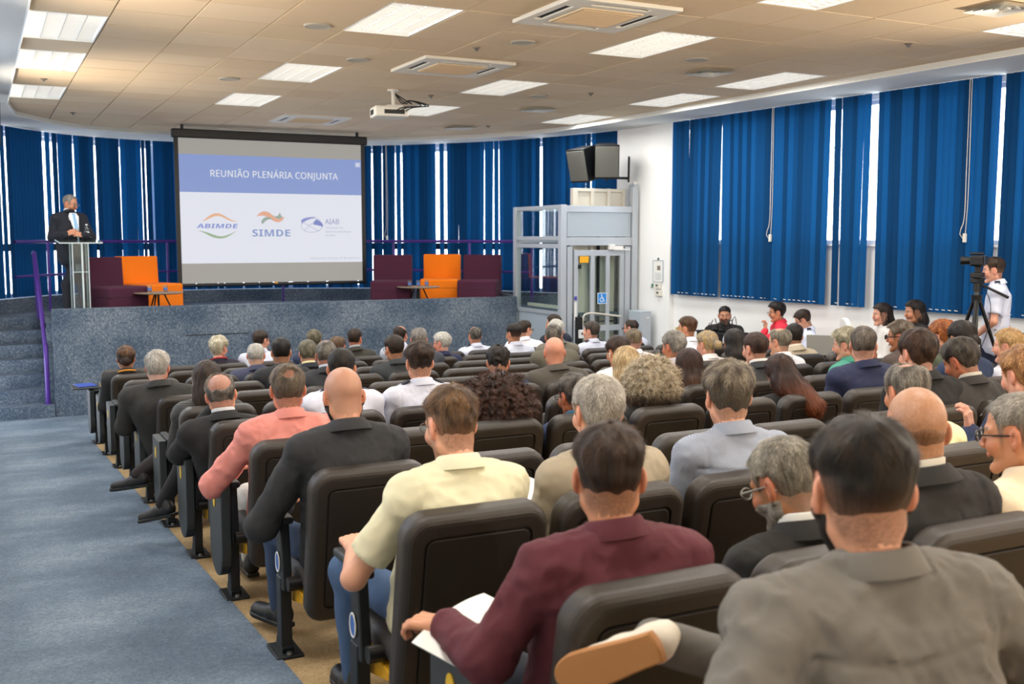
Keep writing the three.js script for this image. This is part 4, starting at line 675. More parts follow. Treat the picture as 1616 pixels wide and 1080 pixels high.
// ---------------------------------------------------------------- head, hand and shoe shapes shared by all people
// head: origin between the ears, face towards -z
const skull = (x, y, z) => smin(sdEll(x, y, z, [0, .036, .014], [.075, .085, .094]), sdEll(x, y, z, [0, -.018, -.004], [.066, .085, .074]), .03);
function headField(x, y, z) {
  const ax = Math.abs(x);
  let d = skull(x, y, z);
  d = smin(d, sdCap(ax, y, z, [.05, -.058, .012, .012, -.104, -.062, .02, .0185]), .03);          // jaw and chin
  d = smin(d, sdEll(ax, y, z, [.038, -.03, -.055], [.026, .03, .028]), .02);                      // cheek
  d = smin(d, sdCap(ax, y, z, [.012, .022, -.078, .044, .02, -.064, .010, .009]), .014);          // brow
  d = Math.max(d, -(smin(sdEll(ax, y, z, [.031, .002, -.092], [.017, .011, .016]), 9, .01)));     // eye socket
  d = smin(d, sdEll(ax, y, z, [.031, .002, -.0705], [.0125, .0115, .0125]), .004);                // eyeball
  d = smin(d, sdCap(x, y, z, [0, .012, -.081, 0, -.029, -.099, .0065, .0098]), .012);               // nose
  d = smin(d, sdEll(ax, y, z, [.011, -.034, -.093], [.008, .007, .009]), .006);
  d = smin(d, sdCap(ax, y, z, [0, -.058, -.0845, .02, -.059, -.077, .0048, .003]), .006);         // lips
  d = smin(d, sdCap(ax, y, z, [0, -.067, -.084, .018, -.065, -.077, .005, .003]), .006);
  const ex = ax - .0805, c = .9, s = .436, rx = ex * c - (z - .012) * s, rz = ex * s + (z - .012) * c; // ear, swept back
  let e = sdEll(rx, y, rz, [0, -.004, 0], [.009, .032, .019]); e = Math.max(e, -sdEll(rx, y, rz, [.008, .0, -.003], [.006, .018, .009])); e = smin(e, sdEll(rx, y, rz, [0, -.03, -.006], [.007, .009, .008]), .006);
  d = smin(d, e, .008);
  d = smin(d, sdCap(x, y, z, [0, -.04, .024, 0, -.118, .03, .055, .05]), .025);                   // neck
  return d;
}
const headCache = {};
function headGeo(h) {
  if (headCache[h]) return headCache[h];
  const g = meshField(headField, [-.1, -.185, -.13], [.1, .135, .125], h, 1.5), p = g.attributes.position, n = p.count, k = new Float32Array(n * 4);
  for (let i = 0; i < n; i++) {
    const x = Math.abs(p.getX(i)), y = p.getY(i), z = p.getZ(i);
    k[i * 4] = z < -.074 && y < -.051 && y > -.074 && x < .024 ? 1 : 0;                            // lips
    k[i * 4 + 1] = z < -.05 && Math.abs(y - .024 - (x - .03) * .05) < .0055 && x > .011 && x < .05 ? 1 : 0; // brows
    const ed = Math.hypot(x - .031, y - .002); k[i * 4 + 2] = z < -.072 && y > -.005 && y < .0065 && Math.abs(x - .031) < .0115 ? (ed < .0068 ? 2 : 1) : 0;
    k[i * 4 + 3] = x > .073 ? .6 : Math.hypot(x, y + .03, (z + .1)) < .025 ? .5 : Math.hypot(x - .04, y + .03, z + .06) < .03 ? .4 : 0; // redder ears, nose, cheeks
  }
  g.userData.zone = k; return headCache[h] = g;
}
// left hand, palm down, fingers towards -z, wrist at the origin; curl bends the fingers
function handGeo(h, curl, spread = 1, thumb = 0) {
  const caps = [], F = [[-.031, .056, .0075], [-.011, .072, .0085], [.010, .078, .009], [.030, .069, .0088]];
  caps.push(cap([-.016, 0, .03], [-.02, 0, -.03], .019, .016), cap([.016, 0, .03], [.018, 0, -.03], .019, .016));
  F.forEach(([x, L, r], i) => {
    const x1 = x * spread, k = [x1, .002, -.082 + Math.abs(i - 1.6) * .006]; caps.push(cap([x * .75, 0, -.02], k, .0135, .0115));
    let p = k, a = curl * .55; for (const f of [.46, .3, .24]) { const q = [p[0] + (x1 - x) * .1, p[1] - Math.sin(a) * L * f, p[2] - Math.cos(a) * L * f]; caps.push(cap(p, q, r, r * .92)); p = q; a += curl * .8; }
  });
  const t0 = [.026, -.006, -.018], t1 = [.05 - thumb * .012, -.014 - thumb * .012, -.048], t2 = [.056 - thumb * .03, -.02 - thumb * .022, -.08]; caps.push(cap(t0, t1, .0145, .0115), cap(t1, t2, .011, .0085));
  return meshCaps(caps, .007, h, .012);
}
const handCache = {}, handOf = (h, curl, thumb = 0) => handCache[[h, curl, thumb]] ??= handGeo(h, curl, 1, thumb);
const shoeUpper = meshCaps([cap([0, .05, .05], [0, .045, -.04], .04, .038), cap([0, .045, -.04], [0, .034, -.17], .038, .027), cap([-.014, .03, -.1], [-.01, .03, -.18], .026, .024), cap([.014, .03, -.1], [.012, .03, -.18], .026, .024), cap([0, .06, .045], [0, .1, .04], .036, .036)], .03, .011, .02);
{ const p = shoeUpper.attributes.position; for (let i = 0; i < p.count; i++) if (p.getY(i) < .014) p.setY(i, .014); shoeUpper.computeVertexNormals(); }
const shoeSole = (() => { const s = new THREE.Shape(); s.moveTo(-.034, .085); s.quadraticCurveTo(0, .1, .034, .085); s.bezierCurveTo(.034, 0, .05, -.08, .045, -.16); s.quadraticCurveTo(.03, -.222, 0, -.224); s.quadraticCurveTo(-.035, -.222, -.046, -.16); s.bezierCurveTo(-.046, -.08, -.034, 0, -.034, .085); return extr(s, .014, .004, 1).rotateX(Math.PI / 2).translate(0, .02, 0); })();

// ---------------------------------------------------------------- hair
const HAIRLINE = [[0, .068], [.6, .064], [.9, .05], [1.05, .0], [1.16, -.022], [1.28, .024], [1.75, .026], [2.0, -.03], [2.35, -.078], [3.15, -.1]];
function hairlineY(th, o) { for (let i = 1; i < HAIRLINE.length; i++) if (th <= HAIRLINE[i][0]) { const [a, p] = HAIRLINE[i - 1], [b, q] = HAIRLINE[i]; let y = lerp(p, q, (th - a) / (b - a)); if (th < 1) y += (o.recede ?? 0) * (1 - th * .3); if (th > 1.9) y += (o.napeUp ?? 0) * smooth(1.9, 2.4, th); return y; } return -.1; }
function hairGeo(o, skin, h, seed) {
  const top = o.top ?? .016, side = o.side ?? .008, back = o.back ?? top * .75, nape = o.nape ?? Math.min(side, .006), amp = o.amp ?? .003, fr = o.freq ?? 55, bald = o.bald;
  const masses = [], L = o.long ?? 0;
  if (L) { masses.push(cap([0, .03, .04], [0, -.1, .07], .09, .088), cap([0, -.1, .07], [o.sway ?? 0, -.1 - L, .085 + (o.out ?? 0)], .088, o.end ?? .06)); for (const s of [-1, 1]) masses.push(cap([s * .062, .02, .01], [s * .06 + (o.sway ?? 0) * .6, -.1 - L * .6, .045], .036, .038), cap([s * .05, -.05, .06], [s * .05 + (o.sway ?? 0) * .9, -.1 - L * .95, .085], .05, .042)); }
  if (o.bun) masses.push(cap([0, o.bun[0], o.bun[1] - .02], [0, o.bun[0], o.bun[1]], o.bun[2] * .8, o.bun[2]));
  const big = o.big, sd = seed * 3.7;
  const thick = (x, y, z) => {
    const th = Math.atan2(Math.abs(x), -z), c = y - hairlineY(th, o), cov = smooth(-.006, .02, c + noise(x * 90 + sd, y * 90, z * 90) * .005);
    const fu = o.fu ?? 0, wt = smooth(.025 + fu, .085 + fu * .6, y), wb = smooth(1.7, 2.6, th), wn = smooth(-.02, -.085, y);
    let T = lerp(lerp(side, back, wb), top, wt); T = lerp(T, nape, Math.max(wn, smooth(.045, -.075, y)) * wb); T *= 1 - .55 * smooth(.05, .0, y) * (1 - wb);
    if (o.quiff) T += o.quiff * smooth(.05, .1, y) * smooth(.03, -.06, z);
    let t = cov * T - (1 - cov) * .009;
    if (bald) { const [by, bz, br, soft = .5] = bald, q = Math.hypot(x * .95, (y - by) * 1.0, z - bz); const b = 1 - smooth(br * (1 - soft * .5), br, q + noise(x * 40, y * 40, z * 40 + sd) * .008); t = lerp(t, soft > .85 ? .001 : -.009, b); }
    return t;
  };
  const field = (x, y, z) => {
    const s = skull(x, y, z); let d;
    if (Math.abs(s) < .06 || L || big) { const t = thick(x, y, z); d = s - t; if (t > 0) d -= noise(x * fr + sd, y * fr * .6, z * fr) * amp * Math.min(1, t / .006); } else d = s;
    if (big) { let e = sdEll(x, y, z, big[0], big[1]); e -= (Math.abs(noise(x * 26 + sd, y * 26, z * 26)) - .35) * big[2] + noise(x * 75, y * 75, z * 75 + sd) * big[2] * .5; d = smin(d, e, .02); }
    for (let i = 0; i < masses.length; i++) d = smin(d, sdCap(x, y, z, masses[i]) - noise(x * 70 + sd, y * 7, z * 70) * .0045 - noise(x * 22, y * 4 + sd, z * 22) * .006, .02);
    if (L || big) d = Math.max(d, -.034 - z - Math.max(0, y - .035) * 1.6 + (big ? -.02 : 0));
    return d;
  };
  const r = big ? Math.max(...big[1]) + .05 : .15, lowest = Math.min(-.13, -.2 - L, big ? big[0][1] - big[1][1] - .04 : 0), zb = Math.max(.15, big ? big[0][2] + big[1][2] + .04 : 0, L ? .22 + (o.out ?? 0) : 0, o.bun ? o.bun[1] + o.bun[2] + .03 : 0);
  const sw = Math.abs(o.sway ?? 0), g = meshField(field, [-r - sw, lowest, -.15], [r + sw, big ? big[0][1] + big[1][1] + .05 : .17, zb], h, 1.9);
  const a = lin(o.color), b = lin(o.color2 ?? o.color), sk = skin, tipc = o.tip ? lin(o.tip) : null, sideC = o.sideColor ? lin(o.sideColor) : null;
  tint(g, (x, y, z) => {
    let k = clamp(.5 + .9 * noise(x * 45 + sd, y * 18, z * 45) + .5 * noise(x * 160, y * 40, z * 160)); let q = mixc(a, b, k);
    if (sideC) q = mixc(q, sideC, (1 - smooth(.03, .075, y)) * .85);
    if (tipc) q = mixc(q, tipc, smooth(-.03, -.1 - L * .8, y));
    const t = big || L && skull(x, y, z) > .03 ? 1 : thick(x, y, z); return mixc(mixc(sk, q, .3), q, smooth(-.001, .006, t));
  });
  g.userData.thick = thick; const p = g.attributes.position, uv = new Float32Array(p.count * 2);
  for (let i = 0; i < p.count; i++) { uv[i * 2] = Math.atan2(p.getX(i), p.getZ(i)) / 6.283 * 3; uv[i * 2 + 1] = p.getY(i) * 5 + p.getZ(i) * 3; }
  g.setAttribute('uv', new THREE.BufferAttribute(uv, 2)); return g;
}
// single locks standing out of the hair's surface, combed away from the crown
function strandGeo(g, o, n, width, seed) {
  const p = g.attributes.position, nn = g.attributes.normal, cc = g.attributes.color, r = rng(seed * 31 + 5), pos = [], cl = [], thick = g.userData.thick, seg = o.big ? 4 : 2, wave = o.big ? .9 : o.amp > .0055 ? .5 : .15;
  for (let i = 0; i < n; i++) {
    const k = Math.floor(r() * p.count), P = new THREE.Vector3().fromBufferAttribute(p, k), N = new THREE.Vector3().fromBufferAttribute(nn, k), long = o.big || (o.long && skull(P.x, P.y, P.z) > .022);
    const t = long ? .02 : thick(P.x, P.y, P.z); if (t < .0015) continue;
    const len = long ? (o.big ? .03 : .05) : Math.min(.024, .003 + t * .95), lift = o.big ? .75 : long ? .12 : t < .008 ? .12 : .2 + r() * .2;
    const c = new THREE.Vector3(P.x, P.y - .115, P.z - .05); if (long && !o.big) c.set(0, -1, .1); let f = c.addScaledVector(N, -c.dot(N)); if (f.lengthSq() < 1e-9) continue; f.normalize();
    const side = new THREE.Vector3().crossVectors(N, f); f.addScaledVector(side, (r() - .5) * wave * 2).normalize(); side.crossVectors(N, f).normalize();
    const L = len * (.6 + .8 * r()), tone = .7 + r() * .75, q = P.clone().addScaledVector(N, -.001), w0 = width * (.7 + .6 * r()), pts = [], ph = r() * 6.28;
    for (let s = 0; s <= seg; s++) { const u = s / seg; const a = q.clone().addScaledVector(f, L * u).addScaledVector(N, L * lift * u * (1 - .35 * u)); if (o.big) a.addScaledVector(side, Math.sin(u * 5 + ph) * L * .22).addScaledVector(N, Math.cos(u * 5 + ph) * L * .12); pts.push([a, w0 * (1 - u * .8)]); }
    const C = [cc.getX(k) * tone, cc.getY(k) * tone, cc.getZ(k) * tone];
    for (let s = 0; s < seg; s++) { const [a, wa] = pts[s], [b, wb] = pts[s + 1], v = [a.clone().addScaledVector(side, -wa), a.clone().addScaledVector(side, wa), b.clone().addScaledVector(side, wb), b.clone().addScaledVector(side, -wb)]; for (const e of s === seg - 1 ? [0, 1, 2] : [0, 1, 2, 0, 2, 3]) { pos.push(v[e].x, v[e].y, v[e].z); cl.push(...C); } }
  }
  const s = new THREE.BufferGeometry(); s.setAttribute('position', new THREE.Float32BufferAttribute(pos, 3)); s.setAttribute('color', new THREE.Float32BufferAttribute(cl, 3)); s.computeVertexNormals(); return s;
}
M.strand = phys(0xffffff, .6, { vertexColors: true, side: THREE.DoubleSide, specularIntensity: .5 });
M.hair = phys(0xffffff, .55, { vertexColors: true, map: streakMap, specularIntensity: .7 });
M.skin = phys(0xffffff, .48, { vertexColors: true, sheen: .15, sheenRoughness: .5, sheenColor: new THREE.Color(.9, .5, .4) });
const clothCache = {};
const cloth = (hex, kind = '') => clothCache[hex + kind] ??= kind === 'pattern' ? std(0xffffff, .85, { map: rep((() => { const n = 64; return dataTex(n, (i, j) => { const d = Math.hypot((i % 32) - 16, (j % 32) - 16) < 7 || Math.hypot(((i + 16) % 32) - 16, ((j + 16) % 32) - 16) < 7; return d ? [112, 121, 140] : [152, 160, 174]; }, true); })(), 55) }) : kind === 'stripe' ? std(0xffffff, .6, { map: rep(dataTex(64, (i, j) => (j % 32 < 12 ? [58, 56, 54] : [26, 25, 25]), true), 40) }) : std(hex, kind === 'shiny' ? .5 : .85, { bumpMap: rep(clothBump, 24), bumpScale: .0004 });
const SKIN = { fair: '#d9a184', pink: '#d29a82', tan: '#c08766', olive: '#b97e5a', brown: '#7d4f36', dark: '#5b3a29' };

// ---------------------------------------------------------------- people
const V = (a) => new THREE.Vector3(...a), add = (a, b, s = 1) => [a[0] + b[0] * s, a[1] + b[1] * s, a[2] + b[2] * s], mid = (a, b, t) => mixc(a, b, t);
function collarGeo(base, axis, r0, h, flap, open = 38, squash = 1.0) {   // folded collar: band round the neck with a flap turned down, open at the front
  const A = V(axis).normalize(), X = new THREE.Vector3(1, 0, 0).addScaledVector(A, -A.x).normalize(), Z = new THREE.Vector3().crossVectors(X, A).normalize(), zs = 1, n = 26;
  const prof = [[r0, -.012], [r0 - .003, h * .5], [r0 - .005, h], [r0 - .001, h + .004], [r0 + .006, h - .001], [r0 + flap * .55, h * .35], [r0 + flap, -.012 - flap * .1], [r0 + flap - .006, -.016]];
  const pos = [], idx = [], m = prof.length;
  for (let i = 0; i <= n; i++) { const a = rad(lerp(-180 + open, 180 - open, i / n)), front = Math.pow(Math.abs(a) / Math.PI, 3); for (const [r, y] of prof) { const R = r * (1 + front * .12), yy = y - front * .018; const q = V(base).addScaledVector(X, Math.sin(a) * R).addScaledVector(Z, Math.cos(a) * R * squash * zs).addScaledVector(A, yy); pos.push(q.x, q.y, q.z); } }
  for (let i = 0; i < n; i++) for (let k = 0; k < m; k++) { const a = i * m + k, b = i * m + (k + 1) % m; idx.push(a, b, a + m, b, b + m, a + m); }
  for (const e of [0, n * m]) for (let k = 1; k < m - 1; k++) idx.push(e, e + k, e + k + 1);
  const g = new THREE.BufferGeometry(); g.setAttribute('position', new THREE.Float32BufferAttribute(pos, 3)); g.setIndex(idx); g.computeVertexNormals(); return planarUv(g);
}
function glassesGeo(thick = .0022) {
  const g = []; for (const s of [-1, 1]) { g.push(at(new THREE.TorusGeometry(.02, thick, 6, 18).scale(1.15, .8, 1), s * .031, .002, -.106)); g.push(rod([s * .053, .006, -.102], [s * .079, .008, .005], thick, thick, 6), rod([s * .079, .008, .005], [s * .077, -.008, .028], thick, thick, 6)); }
  g.push(rod([-.009, .006, -.108], [.009, .006, -.108], thick, thick, 6)); return join(...g);
}
let personSeed = 1;
function person(o) {
  const seed = personSeed++, lod = o.lod ?? 2, H = [.0038, .0058, .0078][lod - 1] ?? .0058, CH = [.0075, .0115, .0155][lod - 1], LH = [.012, .017, .023][lod - 1];
  const t = thing('person', o.label, 'person', o.pos, o.turn ?? 0); t.scale.setScalar(o.scale ?? 1);
  const w = o.w ?? 1, fat = o.fat ?? 1, skinC = lin(SKIN[o.skin] ?? o.skin ?? SKIN.fair);
  const hd = o.head, yaw = rad(o.yaw ?? 0), hs = o.hs ?? 1, R = new THREE.Matrix4().makeRotationFromEuler(new THREE.Euler(-rad(o.pitch ?? 4), -yaw, rad(o.roll ?? 0), 'YXZ'));
  const HM = R.clone().scale(new THREE.Vector3(hs * (o.hw ?? 1), hs, hs)); HM.setPosition(...hd);
  const hp = (x, y, z) => new THREE.Vector3(x, y, z).applyMatrix4(HM).toArray();
  const hip = o.hip ?? [0, .43, .08], N = mid(hp(0, -.134, .038), [hd[0] * .96 + hip[0] * .04, hd[1] - .134, hd[2] + .042], .5), ty = yaw * (o.twist ?? .3), rt = [Math.cos(ty), 0, Math.sin(ty)], fw = [Math.sin(ty), 0, -Math.cos(ty)];
  const C = add(add(N, [0, -.15, .012]), fw, -.005), lean = rad(o.tilt ?? 0), lat = (s, a, y, f = 0) => add(add([0, y + s * Math.sin(lean) * a, 0], rt, s * a), fw, f);
  const S = {}, E = {}, W = {}, ARM = o.arms ?? {};
  for (const [k, s] of [['L', -1], ['R', 1]]) {
    const a = ARM[k] ?? ARM; S[k] = add(N, lat(s, .178 * w, -.08, -.005));
    E[k] = a.e ? [a.e[0], a.e[1], a.e[2]] : add(S[k], lat(s, .055, -.26, .05)); W[k] = a.w ? a.w : add(add([0, hip[1] + .13, 0], [E[k][0] * .35, 0, E[k][2]]), fw, .2);
  }
  // clothing on the trunk and arms
  const caps = [], sleeves = [], jacket = o.top === 'suit' || o.top === 'jacket', sl = o.sleeve ?? 'long', ex = jacket ? .006 : 0;
  for (const s of [-1, 1]) caps.push(cap(add(hip, lat(s, .075 * w, 0)), add(C, lat(s, .082 * w, 0)), .126 * fat, .116 * (fat * .4 + .6)));
  if (fat > 1.05) caps.push(cap(add(hip, lat(0, 0, .12, .06)), add(C, lat(0, 0, -.05, .02)), .13 * fat, .11 * fat));
  for (const [k, s] of [['L', -1], ['R', 1]]) {
    caps.push(cap(add(N, lat(s, .02, -.05)), S[k], .056 + ex, .07 * (fat * .3 + .7) + ex), cap(add(N, [0, -.02, .005]), add(N, lat(s, .105 * w, -.05)), .046, .055 + ex));
    const u = (.067 + ex) * (fat * .4 + .6);
    sleeves.push(sl === 'long' ? [cap(S[k], E[k], u, u * .86), cap(E[k], W[k], u * .84, .041 + ex)] : [cap(S[k], mid(S[k], E[k], .78), u, u * .93)]);
  }
  caps.push(cap(add(N, [0, -.05, .006]), add(C, [0, .02, .006]), .064 * (fat * .3 + .7), .1));
  const trunk = capsField(caps, .055), sleeveF = sleeves.map((q) => capsField(q, .03)), base = (x, y, z) => { let d = trunk(x, y, z); for (const q of sleeveF) { const e = q(x, y, z); if (e - d < .05) d = smin(d, e, lerp(.012, .045, smooth(S.L[1] - .1, S.L[1] + .02, y))); } return d; }, am = (o.folds ?? .0042) * (lod === 1 ? 1.3 : 1), sd = seed * 7.3, sY = N[1] - .12;
  const ridge = (v) => 1 - 2.2 * Math.abs(v), fold = (x, y, z) => am * (.9 * noise(x * 9 + sd, y * 16 + x * 6, z * 9) + .55 * ridge(noise(x * 13 - y * 7 + sd, y * 15 + x * 8, z * 13)) + .4 * ridge(noise(x * 30 + y * 16, y * 24 - x * 10 + sd, z * 30))) - .0035 * Math.exp(-Math.pow((Math.abs((x - N[0]) * rt[0] + (z - N[2]) * rt[2]) - .165 * w) / .005, 2)) * (y > S.L[1] - .1 ? 1 : 0) + (o.yoke && z > N[2] && Math.abs(x) < .17 ? -.006 * Math.exp(-Math.pow((y - sY - Math.abs(x) * .1) / .006, 2)) : 0) - (jacket || o.seam ? .004 * Math.exp(-Math.pow(x / .004, 2)) * (y < N[1] - .06 && z > N[2] ? 1 : 0) * (o.yoke ? 0 : 1) : 0);
  const [lo, hi] = capsBounds([...caps, ...sleeves.flat()], .03), nAx = V(hp(0, -.06, .025)).sub(V(N)).normalize().toArray();
  const clothField = (x, y, z) => { let d = base(x, y, z); if (d < .05 && d > -.05) d -= fold(x, y, z); if (sl === 'short') for (const k of ['L', 'R']) { const a = V(E[k]).sub(V(S[k])), l = a.length(), q = ((x - S[k][0]) * a.x + (y - S[k][1]) * a.y + (z - S[k][2]) * a.z) / l; const near = Math.hypot(x - lerp(S[k][0], E[k][0], clamp(q / l)), y - lerp(S[k][1], E[k][1], clamp(q / l)), z - lerp(S[k][2], E[k][2], clamp(q / l))); if (near < .1 && q > l * .4) d = Math.max(d, q - l * .74); } return d; };
  const topMat = cloth(o.color, o.pattern ?? ''), TOPS = { suit: 'suit_jacket', jacket: 'jacket', shirt: 'shirt', polo: 'polo_shirt', uniform: 'uniform_shirt', blouse: 'blouse' };
  part(TOPS[o.top] ?? 'shirt', planarUv(meshField(clothField, lo, hi, CH, 1.35)), topMat, t);
  // trousers, shoes
  const legs = [], stand = o.pose === 'stand', FT = {};
  for (const [k, s] of [['L', -1], ['R', 1]]) {
    const q = (o.legs ?? {})[k] ?? {}, hj = [hip[0] + s * .08 * w, hip[1] - .005, hip[2] - .03], kn = q.k ?? (stand ? [s * .095, .5, hip[2] - .03] : [s * .11, .43, -.34]), an = q.a ?? (stand ? [s * .1, .1, hip[2] + .02] : [s * .115, .1, -.31]);
    legs.push(cap(hj, kn, .088 * (fat * .5 + .5), .062), cap(kn, an, .06, .046)); FT[k] = { an, dir: q.d ?? [0, 0, -1], up: q.u ?? [0, 1, 0] };
  }
  legs.push(cap([hip[0] - .07 * w, hip[1], hip[2] + .01], [hip[0] + .07 * w, hip[1], hip[2] + .01], .12 * fat), cap([hip[0] - .07 * w, hip[1] + .08, hip[2]], [hip[0] + .07 * w, hip[1] + .08, hip[2]], .113 * fat));
  const legF = capsField(legs, .04), [llo, lhi] = capsBounds(legs, .03); part('trousers', planarUv(meshField((x, y, z) => { const d = legF(x, y, z); return Math.abs(d) < .04 ? d - .004 * noise(x * 14 + sd, y * 18, z * 14) : d; }, llo, lhi, o.fineLegs ?? LH)), cloth(o.legColor ?? '#1c1d22'), t);
  for (const k of ['L', 'R']) {
    const f = FT[k], z = V(f.dir).normalize().negate(), y = V(f.up).addScaledVector(z, -V(f.up).dot(z)).normalize(), x = new THREE.Vector3().crossVectors(y, z), m = new THREE.Matrix4().makeBasis(x, y, z); m.setPosition(V(f.an).addScaledVector(y, -.098).addScaledVector(z, -.01)); m.scale(new THREE.Vector3(.95, 1, .95));
    const u = part('shoe', shoeUpper.clone().applyMatrix4(m), o.shoe ? std(o.shoe, .6) : M.black, t); part('shoe_sole', shoeSole.clone().applyMatrix4(m), o.sole ? std(o.sole, .6) : M.dark, u);
  }
  // body: trunk and limbs under the clothes, neck, head and hands in one mesh
  const core = [], sh = -.022; for (const s of [-1, 1]) core.push(cap(add(hip, lat(s, .06 * w, 0)), add(C, lat(s, .07 * w, 0)), .09, .085));
  for (const [k, s] of [['L', -1], ['R', 1]]) core.push(cap(add(N, [0, -.03, 0]), S[k], .03, .04), cap(S[k], E[k], .043, .036));
  legs.slice(0, 4).forEach((c) => core.push([...c.slice(0, 6), c[6] + sh, c[7] + sh]));
  core.push(cap(N, hp(0, -.085, .028), .054 * hs, .053 * hs), cap(add(N, [0, -.1, -.005]), N, .05, .046));
  const pieces = [tint(meshCaps(core, .03, lod === 1 ? .018 : .026), () => skinC)];
  const arms = []; for (const k of ['L', 'R']) arms.push(cap(mid(S[k], E[k], .5), E[k], .043 * (fat * .4 + .6), .038), cap(E[k], W[k], .041 * (fat * .3 + .7), .0265));
  const haired = mixc(skinC, lin('#5a3c2c'), .12); pieces.push(tint(meshCaps(arms, .02, sl === 'short' ? LH * .6 : LH), () => sl === 'short' ? haired : skinC));
  for (const [k, s] of [['L', -1], ['R', 1]]) {
    const a = ARM[k] ?? {}, d = a.hd ? V(a.hd).normalize() : V(W[k]).sub(V(E[k])).normalize().lerp(V(fw), .4).normalize(), up = V(a.hu ?? [s * .15, 1, 0]); const z = d.clone().negate(), y = up.addScaledVector(z, -up.dot(z)).normalize(), x = new THREE.Vector3().crossVectors(y, z), m = new THREE.Matrix4().makeBasis(x.multiplyScalar(s < 0 ? 1 : -1), y, z).scale(new THREE.Vector3(.95, .95, .95)); m.setPosition(V(W[k]).addScaledVector(d, .022));
    const hg = handOf(a.fine ?? [.0055, .008, .0085][lod - 1], a.curl ?? .55, a.thumb ?? 0).clone().applyMatrix4(m); if (s > 0) { const ix = hg.index.array; for (let i = 0; i < ix.length; i += 3) [ix[i], ix[i + 1]] = [ix[i + 1], ix[i]]; } hg.computeVertexNormals(); const ws = V(W[k]); pieces.push(tint(hg, (X, Y, Z) => mixc(skinC, lin('#c0705c'), clamp((Math.hypot(X - ws.x, Y - ws.y, Z - ws.z) - .09) * 4, 0, .3))));
  }
  const src = headGeo(o.fineHead ?? H), hg = src.clone(), zn = src.userData.zone, hc = new Float32Array(hg.attributes.position.count * 3), lip = mixc(skinC, lin('#a04a44'), .55), red = mixc(skinC, lin('#c05a45'), .5), hairC = lin(o.hair?.brow ?? o.hair?.color ?? '#4a3728'), P = hg.attributes.position, stub = o.stubble ? lin(o.stubble) : null;
  for (let i = 0; i < P.count; i++) {
    const x = P.getX(i), y = P.getY(i), z = P.getZ(i); let q = mixc(skinC, red, zn[i * 4 + 3]); q = mixc(q, mixc(skinC, lin('#8c5a44'), .5), clamp(.25 * noise(x * 60 + sd, y * 60, z * 60), 0, 1));
    if (stub) { const b = smooth(-.025, -.05, y) * smooth(.03, .0, z) * (z > -.07 || y < -.072 || y > -.054 ? 1 : .3) * smooth(-.14, -.115, y); q = mixc(q, stub, b * .55); }
    if (o.scalp) { const th = Math.atan2(Math.abs(x), -z), c = y - hairlineY(th, {}); q = mixc(q, lin(o.scalp), smooth(-.005, .02, c) * (o.scalpK ?? .35)); }
    if (o.hair && !o.hair.none) { const th = Math.atan2(Math.abs(x), -z), c = y - hairlineY(th, o.hair); q = mixc(q, hairC, clamp(smooth(-.026, .006, c) * smooth(.9, 1.15, th) * (.62 + .22 * noise(x * 260, y * 260, z * 260 + sd)) * (zn[i * 4 + 3] > .55 ? 0 : .8), 0, .7)); }
    if (zn[i * 4]) q = lip; if (zn[i * 4 + 1]) q = mixc(q, hairC, .75); if (zn[i * 4 + 2] === 1) q = [.5, .46, .43]; if (zn[i * 4 + 2] === 2) q = [.03, .02, .015];
    hc.set(q, i * 3);
  }
  hg.setAttribute('color', new THREE.BufferAttribute(hc, 3)); hg.applyMatrix4(HM); pieces.push(hg);
  part('body', mergeGeometries(pieces.map((g) => { for (const n of Object.keys(g.attributes)) if (!['position', 'normal', 'color'].includes(n)) g.deleteAttribute(n); return g; })), M.skin, t);
  if (o.hair && !o.hair.none) {
    const g0 = hairGeo(o.hair, skinC, (o.hair.h ?? 1) * (o.fineHead ?? H), seed), st = strandGeo(g0, o.hair, (o.hair.n ?? 1) * [5200, 2400, 1000][lod - 1] * (o.hair.big ? 1.6 : 1), [.0008, .0011, .0015][lod - 1], seed);
    const hm = part('hair', g0.applyMatrix4(HM), M.hair, t); part('hair_strands', st.applyMatrix4(HM), M.strand, hm).userData.kind = 'stuff';
  }
  if (o.beard) {
    const bf = (x, y, z) => { const b = smooth(-.02, -.045, y) * smooth(.035, .015, z) * smooth(-.135, -.12, y), mo = smooth(.018, .03, Math.hypot(x * .8, (y + .062) * 1.35)) * (z < -.03 ? 1 : 0) + (z < -.03 ? 0 : 1), hi = z < -.06 ? smooth(-.036, -.046, y) : 1; return headField(x, y, z) - (b * mo * hi * ((o.beardT ?? .007) + .004)) + .004 - noise(x * 90, y * 60, z * 90) * .0015; };
    const g = meshField(bf, [-.09, -.14, -.12], [.09, -.02, .04], o.fineHead ?? H, 1.5), a = lin(o.beard), b = lin(o.beard2 ?? o.beard); tint(g, (x, y, z) => mixc(a, b, clamp(.5 + noise(x * 80, y * 60, z * 80)))); const uv = new Float32Array(g.attributes.position.count * 2); for (let i = 0; i < uv.length / 2; i++) { uv[i * 2] = g.attributes.position.getX(i) * 8; uv[i * 2 + 1] = g.attributes.position.getY(i) * 5; } g.setAttribute('uv', new THREE.BufferAttribute(uv, 2)); part('beard', g.applyMatrix4(HM), M.hair, t);
  }
  if (o.glasses) { const gl = part('glasses', glassesGeo(o.glasses.thick ?? .0022).applyMatrix4(HM), std(o.glasses.color ?? '#1a1a1c', .35, { metalness: o.glasses.metal ? .7 : 0 }), t); part('lens', join(...[-1, 1].map((s) => at(cyl(.021, .021, .0012, 18).rotateX(Math.PI / 2).scale(1.1, .76, 1), s * .031, .002, -.106))).applyMatrix4(HM), M.acrylic, gl); }
  // collars
  const ax = nAx, cb = add(N, [0, .006, .004]);
